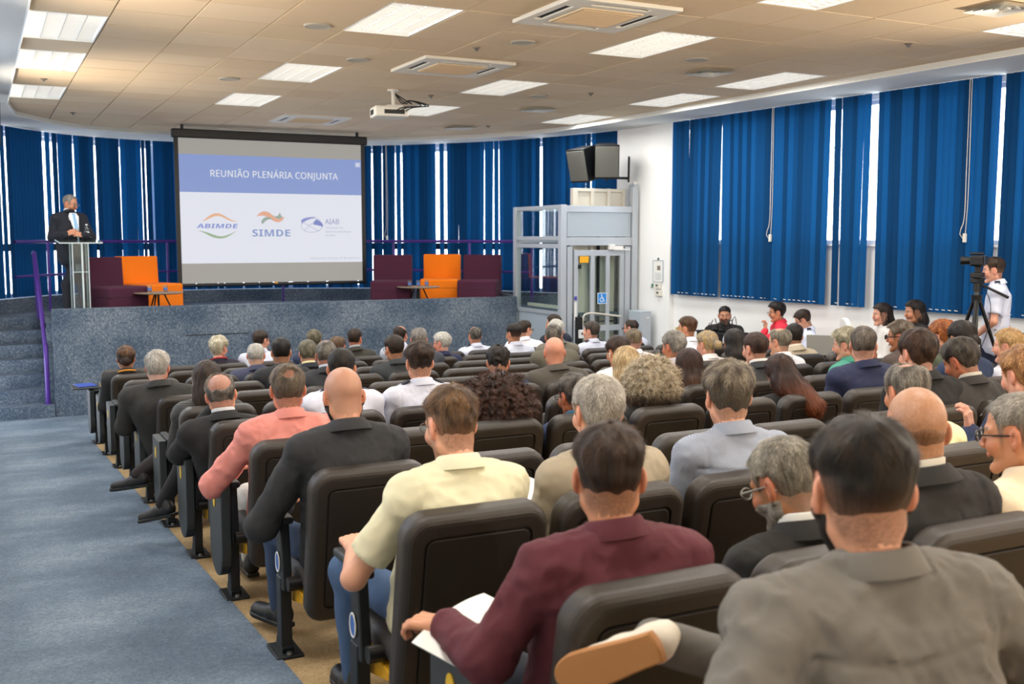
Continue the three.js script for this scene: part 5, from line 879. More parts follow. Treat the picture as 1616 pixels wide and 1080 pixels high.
  if (jacket) { part('jacket_collar', collarGeo(add(N, [0, .012, .01]), ax, .066 * hs, .03, .034, 50), topMat, t); if (o.shirtColor) part('shirt_collar', collarGeo(add(cb, ax, .024), ax, .06 * hs, .03, .007, 25), cloth(o.shirtColor), t); }
  else if (o.collar !== false) part('shirt_collar', collarGeo(add(cb, ax, .006), ax, .064 * hs * (fat > 1.2 ? 1.1 : 1), .03, .024, 26), o.collarColor ? cloth(o.collarColor) : topMat, t);
  if (sl === 'short') for (const k of ['L', 'R']) { const a = V(E[k]).sub(V(S[k])).normalize(), m = new THREE.Matrix4().makeRotationFromQuaternion(new THREE.Quaternion().setFromUnitVectors(new THREE.Vector3(0, 0, 1), a)); m.setPosition(...mid(S[k], E[k], .72)); part('sleeve_hem', planarUv(new THREE.TorusGeometry(.0555 * (fat * .4 + .6), .006, 8, 24).scale(1, 1, 1.6).applyMatrix4(m)), topMat, t); }
  if (o.top === 'suit' && o.shirtColor && !stand) { const s = new THREE.Shape([[-.052, .01], [-.04, .035], [.04, .035], [.052, .01], [.004, -.2], [-.004, -.2]].map((p) => new THREE.Vector2(...p))), g = extr(s, .012, .002, 1).applyMatrix4(new THREE.Matrix4().set(1, 0, 0, 0, 0, 1, 0, 0, 0, .34, 1, 0, 0, 0, 0, 1)), m = new THREE.Matrix4().makeBasis(V(rt), new THREE.Vector3(0, 1, 0), V(rt).cross(new THREE.Vector3(0, 1, 0))); m.setPosition(N[0] + fw[0] * .088, N[1] - .04, N[2] + fw[2] * .088); part('shirt_front', planarUv(g.applyMatrix4(m)), cloth(o.shirtColor), t); }
  if (o.epaulettes) for (const [k, s] of [['L', -1], ['R', 1]]) { const a = V(S[k]), b = V(add(N, lat(s, .075, -.03))), d = b.clone().sub(a).normalize(), c = a.clone().lerp(b, .42); c.y += .062 + .006; const y = new THREE.Vector3(0, 1, 0).addScaledVector(d, -d.y).normalize(), m = new THREE.Matrix4().makeBasis(d, y, new THREE.Vector3().crossVectors(d, y)); m.setPosition(c); const e = part('epaulette', rbox(.115, .01, .05, .004, 2).applyMatrix4(m), cloth('#181c2c'), t); part('rank_bar', join(...[-.02, 0, .02].map((q) => at(box(.008, .003, .036), q - .02, .0065, 0))).applyMatrix4(m), cloth('#8d93a5'), e); }
  if (o.lanyard) part('lanyard', tube([[N[0] - .08, N[1] - .045, N[2] - .06], [N[0] - .086, N[1] + .01, N[2] + .03], [N[0] - .045, N[1] + .034, N[2] + .092], [N[0] + .045, N[1] + .034, N[2] + .092], [N[0] + .086, N[1] + .01, N[2] + .03], [N[0] + .08, N[1] - .045, N[2] - .06]].map((p) => p), .008, 40, 6), std(o.lanyard, .7), t);
  if (o.earbud) for (const s of o.earbud) part('earbud', join(rod(hp(s * .083, -.004, .0), hp(s * .083, -.032, -.006), .0045, .0035, 8), new THREE.SphereGeometry(.008, 10, 8).translate(...hp(s * .081, -.002, 0))), M.white, t);
  if (o.headband) part('headband', new THREE.TorusGeometry(.098, .006, 8, 40, Math.PI).scale(.98, 1.16, 1).rotateX(-.25).applyMatrix4(HM.clone().multiply(new THREE.Matrix4().makeTranslation(0, .015, -.005))), cloth(o.headband), t);
  if (o.extra) o.extra(t, { N, S, E, W, hp, HM, hip, C, fw, rt });
  return t;
}

// ---------------------------------------------------------------- the audience: [row, seat, x of the head, height of the head above the floor]
const HAIR = {
  black: (o) => ({ color: '#181310', color2: '#2c221c', ...o }), dark: (o) => ({ color: '#281c15', color2: '#463427', ...o }), brown: (o) => ({ color: '#4a3322', color2: '#6b4c33', ...o }), light: (o) => ({ color: '#6d4d2e', color2: '#8d6a45', ...o }),
  gray: (o) => ({ color: '#7d7870', color2: '#a8a298', brow: '#5c554d', ...o }), salt: (o) => ({ color: '#4b443c', color2: '#8a8378', brow: '#3a322b', ...o }), white: (o) => ({ color: '#c9c5bb', color2: '#e6e3da', brow: '#a8a296', ...o }), blond: (o) => ({ color: '#a98250', color2: '#d2b07a', brow: '#7c5c36', ...o }), red: (o) => ({ color: '#8a4a22', color2: '#b06a34', ...o }),
};
const LAP = {}, REST = (side, up = 0) => ({ [side]: { e: [side === 'L' ? -.3 : .3, .63 + up, .1], w: [side === 'L' ? -.25 : .25, .645 + up, -.15] } });
const short = (o = {}) => ({ top: .014, side: .007, back: .01, nape: .004, ...o }), fade = (o = {}) => ({ top: .016, side: .0028, back: .005, nape: .0015, napeUp: .012, ...o }), full = (o = {}) => ({ top: .022, side: .013, back: .018, nape: .008, amp: .005, ...o });
function A([row, seat, x, h], o) {
  const sx = seatX(seat), px = sx * .6 + x * .4; seatOwner[row + ',' + seat] = o.who;
  return person({ lod: row <= 3 ? 1 : row <= 6 ? 2 : 3, ...o, pos: [px, floorY(rowZ(row)), rowZ(row)], head: [x - px, h, o.hz ?? .12] });
}
const officer = { top: 'uniform', color: '#cdd1e0', epaulettes: true, legColor: '#1c2440' };

// rows nearest the camera
A([1, 0, 1.455, 1.09], { hz: -.15, hip: [0, .43, .04], who: 'the big man in a grey shirt', label: 'large dark-haired man in a grey button shirt, largest figure, seated nearest the camera', top: 'shirt', color: '#6f6d68', w: 1.22, fat: 1.32, hs: 1.06, hw: 1.04, yaw: 21, pitch: 6, skin: 'fair', yoke: true, folds: .008, hair: HAIR.black(fade({ top: .019, side: .0036, back: .006, nape: .002, fu: .004, amp: .005, freq: 38, color: '#17120f', color2: '#33291f' })), stubble: '#2c211b', beard: '#1c1512', beardT: .003, legColor: '#66645f',
  arms: { L: { e: [-.36, .72, -.02], w: [-.22, .64, -.26] }, R: { e: [.4, .72, .0], w: [.25, .64, -.24] } }, legs: { R: { k: [.24, .56, -.42], a: [-.16, .72, -.5], d: [-.3, -.45, -.75], u: [.85, .3, .1] } }, shoe: '#d9d3c4', sole: '#b07a45', fineLegs: .012 });
A([2, 0, 1.36, 1.04], { who: 'the man in a maroon shirt', label: 'young dark-haired man in a maroon shirt holding a folded white paper', top: 'shirt', color: '#55202b', yaw: 28, pitch: 8, w: 1.02, skin: 'tan', yoke: true, folds: .006, hair: HAIR.dark(fade({ top: .02, side: .0045, back: .008, nape: .0025, fu: .0, amp: .006, freq: 45, bald: [.118, .045, .024, .9] })), stubble: '#33261f', legColor: '#2b2f3a', arms: { L: { e: [-.33, .63, .1], w: [-.33, .64, -.12], hd: [-.55, -.05, -.8], curl: .9, thumb: .8, fine: .0042 } } });
A([2, 1, 1.92, 0.96], { who: 'the grey-haired man with a white beard', label: 'grey-haired man with white beard and glasses, black suit, head bowed left', top: 'suit', color: '#1b1b1a', shirtColor: '#d8dad6', yaw: -14, pitch: 22, skin: '#9a6846', hair: HAIR.gray(fade({ top: .013, side: .006, back: .008, nape: .003, color: '#6d675b', color2: '#a39d8f' })), beard: '#bdb8ae', beard2: '#8f897e', beardT: .003, glasses: { color: '#8c8c86', metal: true, thick: .0026 } });
A([2, 2, 2.41, 1.07], { who: 'the bald man in a dark suit', label: 'tall bald man with thin brown side hair in a dark suit with white collar', top: 'suit', color: '#262626', shirtColor: '#cfccc0', yaw: 32, pitch: 2, skin: '#c99878', hs: 1.06, w: .95, hair: HAIR.light({ ...short({ side: .0035, back: .0035, nape: .003 }), n: 1.6, bald: [.1, .035, .125, .6], color: '#7d5436', color2: '#9b7350' }) });
A([2, 3, 2.85, 1.02], { who: 'the man in a cream shirt', label: 'older man with glasses and cropped grey hair in a cream shirt, right edge', top: 'shirt', color: '#e6d7bb', yaw: -28, pitch: 6, skin: '#c48a66', fat: 1.15, w: 1.05, hair: HAIR.gray(fade({ top: .012 })), glasses: { color: '#1e1b1c', thick: .003 } });
A([3, 0, 1.37, 1.07], { who: 'the man in a pale yellow polo', label: 'brown-haired man with glasses in a pale yellow polo shirt and jeans', top: 'polo', color: '#d3cfb0', sleeve: 'short', yaw: -10, pitch: 10, skin: 'fair', folds: .005, hair: HAIR.light(fade({ top: .019, side: .003, back: .006, nape: .002, fu: .012, color: '#4d3826', color2: '#77593b', amp: .005 })), glasses: { color: '#5d5148', thick: .002 }, stubble: '#5c4433', legColor: '#3d5679', fineLegs: .012, collarColor: '#dbd8ba', arms: { L: { e: [-.33, .6, .11], w: [-.24, .62, -.16] } }, legs: { L: { k: [-.2, .47, -.36], a: [-.2, .1, -.3] } } });
A([3, 4, 3.47, 1.04], { who: 'the balding man in a light yellow shirt', label: 'balding grey-brown haired man in a light yellow shirt, only head and shoulder showing', top: 'shirt', color: '#e6dfae', yaw: 8, pitch: 10, skin: 'tan', hair: HAIR.salt({ ...short({ side: .009, back: .01 }), bald: [.12, .03, .055, .8] }) });
// rows four to six
A([4, 0, 1.32, 1.10], { who: 'the bald man in a black jacket', label: 'bald man with dark beard in a black jacket and jeans beside the aisle', top: 'suit', color: '#26272a', yaw: 0, pitch: 14, skin: '#c98f70', scalp: '#6b5a52', scalpK: .38, hair: { none: 1, color: '#2b1f19' }, beard: '#241a16', beardT: .003, glasses: { color: '#1b1b1d' }, legColor: '#2b3f5c', fineLegs: .012, lod: 1, arms: { L: { e: [-.36, .58, .06], w: [-.2, .6, -.18] } }, legs: { L: { k: [-.2, .44, -.34], a: [-.2, .11, -.3], d: [-.35, 0, -1] } } });
A([3, 1, 1.94, 1.07], { who: 'the grey-haired man in a beige jacket', label: 'man with short silver grey hair in a beige linen jacket', top: 'suit', color: '#a09580', yaw: 2, pitch: 3, skin: 'fair', hs: 1.03, lod: 1, hair: HAIR.gray(short({ top: .016, side: .008, back: .011, recede: -.004, color: '#9b958b', color2: '#c2bcb0' })) });
A([3, 2, 2.52, 1.09], { who: 'the man in a dotted blue-grey shirt', label: 'man with wavy brown-grey hair in a blue-grey dotted shirt', top: 'shirt', color: '#9aa4b6', pattern: 'pattern', yaw: 15, pitch: 4, skin: 'fair', lod: 1, yoke: true, hair: HAIR.salt(short({ top: .024, side: .01, back: .016, nape: .006, amp: .007, freq: 34, color: '#453a2e', color2: '#8d8270', sideColor: '#5d5448' })) });
A([4, 7, 4.99, 1.05], { who: 'the wavy-haired man looking down', label: 'man with dark wavy grey hair looking down left, dark grey suit', top: 'suit', color: '#2f2d2b', shirtColor: '#b9b5aa', yaw: -14, pitch: 24, skin: '#a8694a', hair: HAIR.salt(full({ color: '#241d19', color2: '#5a534a', amp: .006, freq: 36 })) });
A([4, 6, 4.64, 1.11], { who: 'the brown-haired man in a black coat', label: 'man with thick brown hair in a black coat turned left', top: 'jacket', color: '#151515', yaw: 6, pitch: 8, skin: 'pink', hs: 1.06, fat: 1.15, hair: HAIR.brown(full({ color: '#2d1d14', color2: '#4b3323', amp: .005 })) });
A([3, 5, 4.20, 1.07], { who: 'the ginger-haired person', label: 'person with ginger curly hair at the right edge, navy top, raised hand holding a pen', top: 'jacket', color: '#1d2a4a', yaw: 2, pitch: 12, skin: 'pink', lod: 2, arms: { L: { e: [-.12, .6, -.02], w: [.1, .76, -.16], hd: [-.15, 1, -.1], hu: [.3, .2, 1], curl: .8, thumb: .6, fine: .0048 } }, hair: HAIR.red(full({ color: '#8a5a34', color2: '#b98a58', amp: .008, freq: 30 })) });
A([5, 2, 2.52, 0.87], { who: 'the woman with big curly hair', label: 'woman with very large dark brown curly hair, seen from behind', top: 'blouse', color: '#1c1b1d', yaw: 24, pitch: 4, skin: 'tan', w: .9, lod: 1, hair: HAIR.dark({ ...full(), big: [[0, .01, .035], [.215, .2, .17], .03], color: '#2c1d16', color2: '#5a3c30', tip: '#5c3f34' }) });
A([5, 3, 3.01, 0.91], { who: 'the man in a blue suit and glasses', label: 'dark grey-haired man with glasses in a blue suit, partly hidden by the beige jacket', top: 'suit', color: '#24375c', shirtColor: '#3b6f8f', yaw: -8, pitch: 6, skin: '#a5623f', hair: HAIR.salt(short({ top: .02, amp: .006, freq: 36, color: '#2a2420', color2: '#6a6259' })), glasses: { color: '#1a1a1c' } });
A([5, 4, 3.54, 0.96], { who: 'the woman with wavy ash hair', label: 'woman with big wavy ash blonde and grey hair, dark top', top: 'blouse', color: '#232324', yaw: 26, pitch: 4, skin: 'fair', w: .9, lod: 1, hair: HAIR.salt({ ...full(), big: [[0, -.01, .03], [.168, .17, .15], .026], color: '#a09078', color2: '#c9bda4', tip: '#4e3d31' }) });
A([5, 6, 4.55, 0.94], { who: 'the woman with long auburn hair', label: 'woman with long straight auburn hair leaning with head bowed, black top', top: 'blouse', color: '#191a1a', yaw: 28, pitch: 26, roll: 14, skin: 'fair', w: .88, hair: { ...full(), color: '#2a1812', color2: '#44281c', tip: '#7a4228', long: .17, sway: .1, out: .03, end: .07, recede: -.005 } });
A([5, 7, 5.25, 1.10], { who: 'the grey-haired man in a navy suit', label: 'man with short brown-grey hair in a bright navy suit', top: 'suit', color: '#1f2747', yaw: 38, pitch: 3, skin: 'pink', w: 1.1, hair: HAIR.salt(fade({ top: .016, side: .007, back: .01, color: '#4a4038', color2: '#7d7469' })) });
A([5, 9, 6.19, 1.10], { who: 'the woman with a black bun', label: 'woman with black hair in a low bun behind the dark suit', top: 'blouse', color: '#20304f', yaw: 10, pitch: 4, skin: 'tan', w: .88, hair: HAIR.black({ ...full({ amp: .002 }), bun: [-.005, .13, .042] }) });
A([5, 10, 6.68, 1.03], { who: 'the blonde woman in a white uniform', label: 'blonde woman with hair tied in a low bun, white uniform, left profile', ...officer, yaw: -26, pitch: 2, skin: 'pink', w: .88, hair: HAIR.blond({ ...full({ amp: .002, top: .018, side: .014 }), bun: [-.03, .12, .036] }) });
A([5, 0, 1.35, 1.06], { who: 'the man in a salmon pink shirt', label: 'man with thinning brown hair in a salmon pink shirt beside the aisle', top: 'shirt', color: '#d98a80', yaw: 6, pitch: 5, skin: '#d08a70', folds: .006, w: 1.06, lod: 1, hair: HAIR.salt(short({ top: .015, side: .01, back: .013, color: '#4d3f31', color2: '#7d6b57', bald: [.085, .095, .04, .9], sideColor: '#6d6254' })), legColor: '#c9c4bb', arms: { L: { e: [-.37, .6, .06], w: [-.22, .62, -.16] } } });
A([6, 1, 1.95, 1.08], { who: 'the officer hidden by the bald man', label: 'dark-haired officer in white uniform mostly hidden behind the bald man in black', ...officer, yaw: 18, pitch: 16, skin: 'tan', hair: HAIR.black(short()) });
A([6, 2, 2.46, 1.09], { who: 'the young officer with a fade haircut', label: 'young officer with dark fade haircut in a white uniform with epaulettes', ...officer, yaw: 6, pitch: 4, skin: 'fair', lod: 1, hair: HAIR.dark(fade({ top: .028, side: .005, back: .008, amp: .006, freq: 45 })) });
A([6, 5, 4.02, 0.99], { who: 'the straight blonde woman', label: 'woman with straight light blonde hair partly hidden by the wavy ash hair', top: 'blouse', color: '#cfc8c0', yaw: 20, pitch: 4, skin: 'fair', w: .88, hair: HAIR.blond({ ...full(), long: .08, color: '#b99a6a', color2: '#d8c094' }) });
A([6, 6, 4.56, 0.95], { who: 'the woman with long straight brown hair', label: 'woman with long straight brown hair with lighter ends, upright', top: 'blouse', color: '#2d2a2a', yaw: 22, pitch: 2, skin: 'fair', w: .86, hair: { ...full({ amp: .001 }), color: '#2b1a14', color2: '#472e24', tip: '#8a5f48', long: .14, end: .07 } });
A([6, 7, 5.17, 1.05], { who: 'the crew-cut man in a grey suit', label: 'man with cropped dark brown hair, dark grey suit and white collar', top: 'suit', color: '#313336', shirtColor: '#e4e4e0', yaw: -8, pitch: 5, skin: 'pink', hair: HAIR.dark(fade({ top: .013, side: .006, back: .008, color: '#33211a', color2: '#50382d' })) });
A([6, 9, 6.08, 1.04], { who: 'the grey curly-haired person in green', label: 'older person with curly ash grey hair in a green top, left profile', top: 'blouse', color: '#3f8a78', yaw: -36, pitch: 8, skin: 'pink', w: .9, hair: HAIR.gray(full({ top: .028, side: .02, back: .024, amp: .01, freq: 36, color: '#8b846c', color2: '#b8b299' })) });
A([6, 10, 6.67, 1.08], { who: 'the man with black-rimmed glasses', label: 'man with curly grey-brown hair and black glasses, hand raised near chin holding a paper', top: 'jacket', color: '#4a3f3a', yaw: -36, pitch: 4, skin: '#a86c4c', hair: HAIR.salt(full({ color: '#4b3d30', color2: '#7d7060', amp: .007, freq: 34 })), glasses: { color: '#111113', thick: .0036 }, arms: { L: { e: [-.34, .62, .06], w: [-.17, .85, -.03], hd: [-.1, 1, -.2], hu: [0, .2, 1], curl: .7, fine: .005 } } });
A([6, 12, 8.16, 0.91], { who: 'the dark-haired person at the edge', label: 'person with dark hair at the right edge beside the blonde woman', top: 'blouse', color: '#3b3733', yaw: -6, pitch: 6, skin: 'tan', hair: HAIR.black(full()) });
A([6, 0, 1.22, 0.97], { who: 'the bald-topped man with crossed legs', label: 'older man with bald crown and grey sides in a black suit, legs crossed into aisle', top: 'suit', color: '#1b1b1c', shirtColor: '#cfd3d6', yaw: 8, pitch: 10, roll: 6, skin: '#d99a80', hair: HAIR.salt({ ...short({ side: .01, back: .012 }), bald: [.085, .07, .078, .6] }), arms: { L: { e: [-.3, .62, -.02], w: [-.1, .86, -.02], hd: [.1, 1, .1], curl: .5 } }, legs: { L: { k: [-.22, .5, -.3], a: [-.36, .26, -.34], d: [-.6, -.25, -.7] } }, legColor: '#17171a' });
A([7, 0, 1.33, 0.99], { who: 'the woman with long dark hair', label: 'woman with long dark brown hair in a striped black jacket, heeled shoe in aisle', top: 'jacket', color: '#1d1b1b', pattern: 'stripe', yaw: 8, pitch: 4, skin: 'fair', w: .9, hair: { ...full(), color: '#2b211b', color2: '#463529', long: .1, end: .07 }, legs: { L: { k: [-.15, .5, -.34], a: [-.42, .3, -.35], d: [-.85, -.15, -.5] } }, legColor: '#2a2424' });
// middle rows
A([7, 4, 3.51, 0.99], { who: 'the man in a navy suit with spiky hair', label: 'man with spiky black hair, thin at the crown, navy suit', top: 'suit', color: '#1d2740', shirtColor: '#8fa8c8', yaw: 25, pitch: 20, skin: 'tan', hair: HAIR.black(short({ top: .022, side: .01, amp: .009, freq: 60, bald: [.115, .06, .02, .9] })) });
A([7, 5, 4.00, 1.05], { who: 'the bald man in a grey-brown suit', label: 'bald man with reddish scalp in a grey-brown suit', top: 'suit', color: '#4c4740', yaw: 14, pitch: 3, skin: '#c88a70', w: 1.1, hair: { none: 1, color: '#6b5346' } });
A([7, 6, 4.59, 1.02], { who: 'the man with white earbuds', label: 'dark brown-haired man wearing white earbuds and a white shirt', top: 'shirt', color: '#e3e0dd', yaw: -8, pitch: 10, skin: 'tan', hair: HAIR.dark(full({ amp: .007, freq: 34, color: '#2b1b14', color2: '#47301f' })), earbud: [-1] });
A([7, 7, 5.14, 1.04], { who: 'the grey-haired man looking left', label: 'older man with grey hair and tanned face looking left, pale shirt', top: 'shirt', color: '#bdb9c0', yaw: -16, pitch: 6, skin: '#b06f4e', hair: HAIR.gray(full({ amp: .006 })) });
A([7, 8, 5.78, 1.03], { who: 'the woman with a white headband', label: 'woman with straight black hair and a white headband', top: 'blouse', color: '#26262a', yaw: 12, pitch: 6, skin: 'tan', w: .85, hair: HAIR.black({ ...full({ amp: .001 }), long: .05 }), headband: '#cfd3da' });
A([7, 9, 6.28, 1.03], { who: 'the balding man with glasses in white', label: 'balding grey-haired man with thin glasses in a white shirt, left profile', top: 'shirt', color: '#dfe0e6', yaw: -22, pitch: 4, skin: '#d19a7c', hair: HAIR.gray({ ...short({ side: .01, back: .012, color: '#6f6657', color2: '#9b9180' }), bald: [.12, .02, .06, .8] }), glasses: { color: '#6a655d', metal: true, thick: .0018 } });
A([6, 11, 7.16, 1.06], { who: 'the woman with ginger hair', label: 'woman with swept ginger hair and pale glasses behind the brown-haired man', top: 'blouse', color: '#4a5546', yaw: -12, pitch: 4, skin: 'pink', w: .86, hair: HAIR.red({ ...full({ top: .03, side: .022, amp: .008 }), bun: [.02, .12, .04] }), glasses: { color: '#d8d2c4', thick: .0026 } });
A([8, 0, 1.16, 1.04], { who: 'the silver-haired man in a dark suit', label: 'silver-haired man in a charcoal suit with elbow out beside the aisle', top: 'suit', color: '#2e2e2c', yaw: 22, pitch: 3, skin: '#d78f78', w: 1.12, fat: 1.1, lod: 2, hair: HAIR.white(short({ top: .02, side: .012, back: .015, nape: .008, color: '#a59d92', color2: '#d0cac0' })), arms: { L: { e: [-.36, .6, .04], w: [-.26, .58, -.18] } } });
A([8, 2, 2.46, 1.07], { who: 'the balding man in a dark suit', label: 'balding man with dark grey hair, dark suit and pale collar, centre left', top: 'suit', color: '#2c2e33', shirtColor: '#b9c4d2', yaw: 14, pitch: 4, skin: '#cc8a72', hair: HAIR.salt({ ...short({ side: .01, back: .012, top: .006 }), bald: [.118, .0, .07, .9] }) });
A([8, 9, 6.25, 0.98], { who: 'the blonde woman in a white blouse', label: 'older blonde woman with hair pinned in a bun, white blouse', top: 'blouse', color: '#e2dcda', yaw: -16, pitch: 4, skin: 'pink', w: .86, hair: HAIR.blond({ ...full({ amp: .004 }), bun: [-.0, .13, .045], color: '#b0a088', color2: '#cfae72' }) });
A([8, 11, 7.35, 1.01], { who: 'the black-haired man in beige', label: 'man with neat black hair in a beige jacket next to the laptop', top: 'suit', color: '#b4a893', shirtColor: '#d9d0c0', yaw: 22, pitch: 4, skin: 'tan', hair: HAIR.black(short({ top: .02, amp: .002 })) });
A([9, 2, 2.35, 1.06], { who: 'the man with thick black hair', label: 'man with thick black hair in a dark jacket right of the grey-blue jacket', top: 'suit', color: '#26272b', yaw: 14, pitch: 6, skin: 'tan', hair: HAIR.black(short({ top: .02, amp: .002 })) });
A([9, 4, 3.41, 1.04], { who: 'the dark-haired man with glasses', label: 'dark-haired man with glasses in a charcoal suit looking left, centre', top: 'suit', color: '#2d3134', yaw: -12, pitch: 6, skin: 'tan', hair: HAIR.dark(short({ top: .018 })), glasses: { color: '#1c1a1a' } });
A([9, 7, 5.11, 1.08], { who: 'the grey-haired man in an olive suit', label: 'man with short dark grey hair in an olive-grey suit behind the bald man', top: 'suit', color: '#5d594c', yaw: 22, pitch: 3, skin: 'tan', hair: HAIR.salt(short()) });
A([9, 9, 6.07, 1.00], { who: 'the man with cropped ash hair', label: 'man with cropped ash-brown hair in a white shirt next to the wavy brown hair', top: 'shirt', color: '#e0e2ea', yaw: 14, pitch: 4, skin: 'pink', hair: HAIR.salt(fade({ top: .013, side: .008, color: '#6b5c47', color2: '#93846c' })) });
A([9, 10, 6.75, 1.10], { who: 'the young man with a fade and yellow-tipped glasses', label: 'young man with fade haircut and yellow-armed glasses, left profile, white shirt', top: 'uniform', color: '#e3e6ef', epaulettes: false, yaw: -38, pitch: 0, skin: 'tan', hair: HAIR.brown(fade({ top: .022, side: .004 })), glasses: { color: '#a89a2a', thick: .003 } });
// rows near the stage
A([10, 2, 2.36, 1.00], { who: 'the white-haired man in a blue-grey jacket', label: 'man with cropped white hair in a blue-grey jacket', top: 'jacket', color: '#3c4057', yaw: 16, pitch: 2, skin: '#d8977a', w: 1.06, hair: HAIR.white(short({ top: .008, side: .009, back: .01, bald: [.118, .01, .05, .9] })) });
A([10, 3, 2.87, 0.99], { who: 'the grey-haired man with a cream collar', label: 'man with smooth grey-brown hair and cream collar, dark suit, left of the balding man', top: 'suit', color: '#22252d', shirtColor: '#e2d8a8', yaw: 4, pitch: 8, skin: '#cf9478', hair: HAIR.gray(full({ color: '#5f5a48', color2: '#8b8570', amp: .003 })) });
A([10, 5, 4.06, 1.08], { who: 'the grey-haired man behind the officer', label: 'man with thinning grey hair, only the top of his head showing behind an officer', top: 'suit', color: '#3c3f48', yaw: 22, pitch: 10, skin: '#cf9478', hair: HAIR.gray({ ...short({ side: .012, back: .014 }), bald: [.122, .03, .05, .9] }) });
A([10, 8, 5.70, 1.10], { who: 'the white-haired man in a grey suit', label: 'man with snow white hair, second of two heads above the bald man', top: 'suit', color: '#6d695d', yaw: 12, pitch: 3, skin: 'pink', hair: HAIR.white(short({ top: .02 })) });
A([11, 0, 1.28, 0.98], { who: 'the person with an orange lanyard', label: 'person with brown pinned-up hair, black jacket and orange lanyard by the aisle', top: 'jacket', color: '#1e1f21', yaw: 6, pitch: 4, skin: 'tan', w: .92, lanyard: '#e0901e', hair: HAIR.brown({ ...full({ top: .022, side: .014, color: '#3a2417', color2: '#7d5634' }), bun: [-.02, .095, .045], sideColor: '#2a1b14' }) });
A([11, 4, 3.50, 1.00], { who: 'the brown-haired man with red ears', label: 'balding brown-haired man with reddish ears half hidden by the balding grey head', top: 'suit', color: '#33343a', yaw: 38, pitch: 4, skin: '#d0806a', hair: HAIR.brown({ ...short({ side: .01, color: '#5d4734', color2: '#84694f' }), bald: [.12, .0, .06, .8] }) });
A([11, 6, 4.74, 0.98], { who: 'the white-haired man in navy', label: 'white-haired man with glasses in a navy polo turned left', top: 'polo', color: '#232747', sleeve: 'short', yaw: -44, pitch: 2, skin: '#d78f78', fat: 1.1, hair: HAIR.white(short({ top: .022, side: .012, back: .016 })), glasses: { color: '#5e5a58', metal: true } });
A([11, 8, 5.68, 1.05], { who: 'the dark-haired officer right of centre', label: 'young dark-haired officer in white shirt, close to the lift corner', ...officer, epaulettes: false, yaw: -18, pitch: 2, skin: 'tan', hair: HAIR.black(fade({ top: .018, side: .007 })) });
A([11, 10, 6.76, 1.04], { who: 'the officer in front of the lift door', label: 'dark-haired officer in white uniform in left profile in front of the lift door', ...officer, yaw: -36, pitch: 0, skin: 'pink', hair: HAIR.salt(short({ top: .018, color: '#352a22', color2: '#5f554b' })) });
A([12, 2, 2.41, 1.01], { who: 'the woman with short white hair', label: 'woman with short fluffy white hair, dark top and red lanyard', top: 'blouse', color: '#231d2c', yaw: 50, pitch: 2, skin: '#d9957c', w: .95, lanyard: '#b0202c', collar: false, hair: HAIR.white(full({ top: .03, side: .024, back: .03, nape: .02, amp: .009, freq: 40, color: '#c8bd9c', color2: '#e9e3cc' })) });
A([12, 3, 2.89, 1.07], { who: 'the officer turned right with glasses', label: 'dark-haired officer with glasses in white uniform, right profile', ...officer, yaw: 62, pitch: 2, skin: 'pink', hair: HAIR.dark(short()), glasses: { color: '#3a3432' } });
A([12, 4, 3.52, 1.04], { who: 'the grey-haired person in the front row', label: 'person with ash grey hair, front row, left of the olive jacket', top: 'suit', color: '#2f3a55', yaw: 20, pitch: 6, skin: 'fair', hair: HAIR.gray(full({ color: '#5e5643', color2: '#857d66' })) });
A([12, 5, 4.03, 1.04], { who: 'the man in an olive jacket', label: 'dark-haired man in an olive-brown jacket looking right, front row', top: 'suit', color: '#37352d', shirtColor: '#aeb4ba', yaw: 44, pitch: 2, skin: '#cf8468', hair: HAIR.dark(short({ top: .018 })) });
A([12, 6, 4.62, 1.06], { who: 'the bald officer in the front row', label: 'balding officer with dark side hair in a white uniform, front row centre', ...officer, yaw: 50, pitch: 2, skin: '#d19478', hair: HAIR.dark({ ...short({ side: .008, back: .01 }), bald: [.105, -.02, .1, .6] }) });
A([12, 8, 5.63, 1.01], { who: 'the balding officer beside the navy polo', label: 'balding officer with dark grey hair, white uniform, just right of the white-haired man', ...officer, yaw: 0, pitch: 2, skin: '#cf9070', hair: HAIR.salt({ ...short({ side: .009, back: .011 }), bald: [.112, -.01, .085, .7] }) });
A([12, 9, 6.36, 1.06], { who: 'the person hidden behind the officer', label: 'person with glasses facing right, hidden behind the dark-haired officer', top: 'shirt', color: '#e2e2e6', yaw: 78, pitch: 2, skin: 'fair', hair: HAIR.dark(short()), glasses: { color: '#2a2626' } });
A([12, 10, 6.78, 1.12], { who: 'the dark-haired man in a navy suit', label: 'dark-haired man in a navy suit in left profile above the white-haired man', top: 'suit', color: '#1c2233', shirtColor: '#cdd2da', yaw: -46, pitch: 2, skin: 'tan', hair: HAIR.dark(short({ top: .018, recede: .006 })) });
A([12, 12, 8.01, 1.02], { who: 'the man with glasses at the row end', label: 'balding dark-haired man with glasses in white in front of the grey cabinet', ...officer, yaw: -40, pitch: 4, skin: 'pink', hair: HAIR.dark({ ...short({ side: .011, back: .013, top: .008 }), bald: [.118, .03, .05, .9] }), glasses: { color: '#171719', thick: .003 } });
placeSeats();

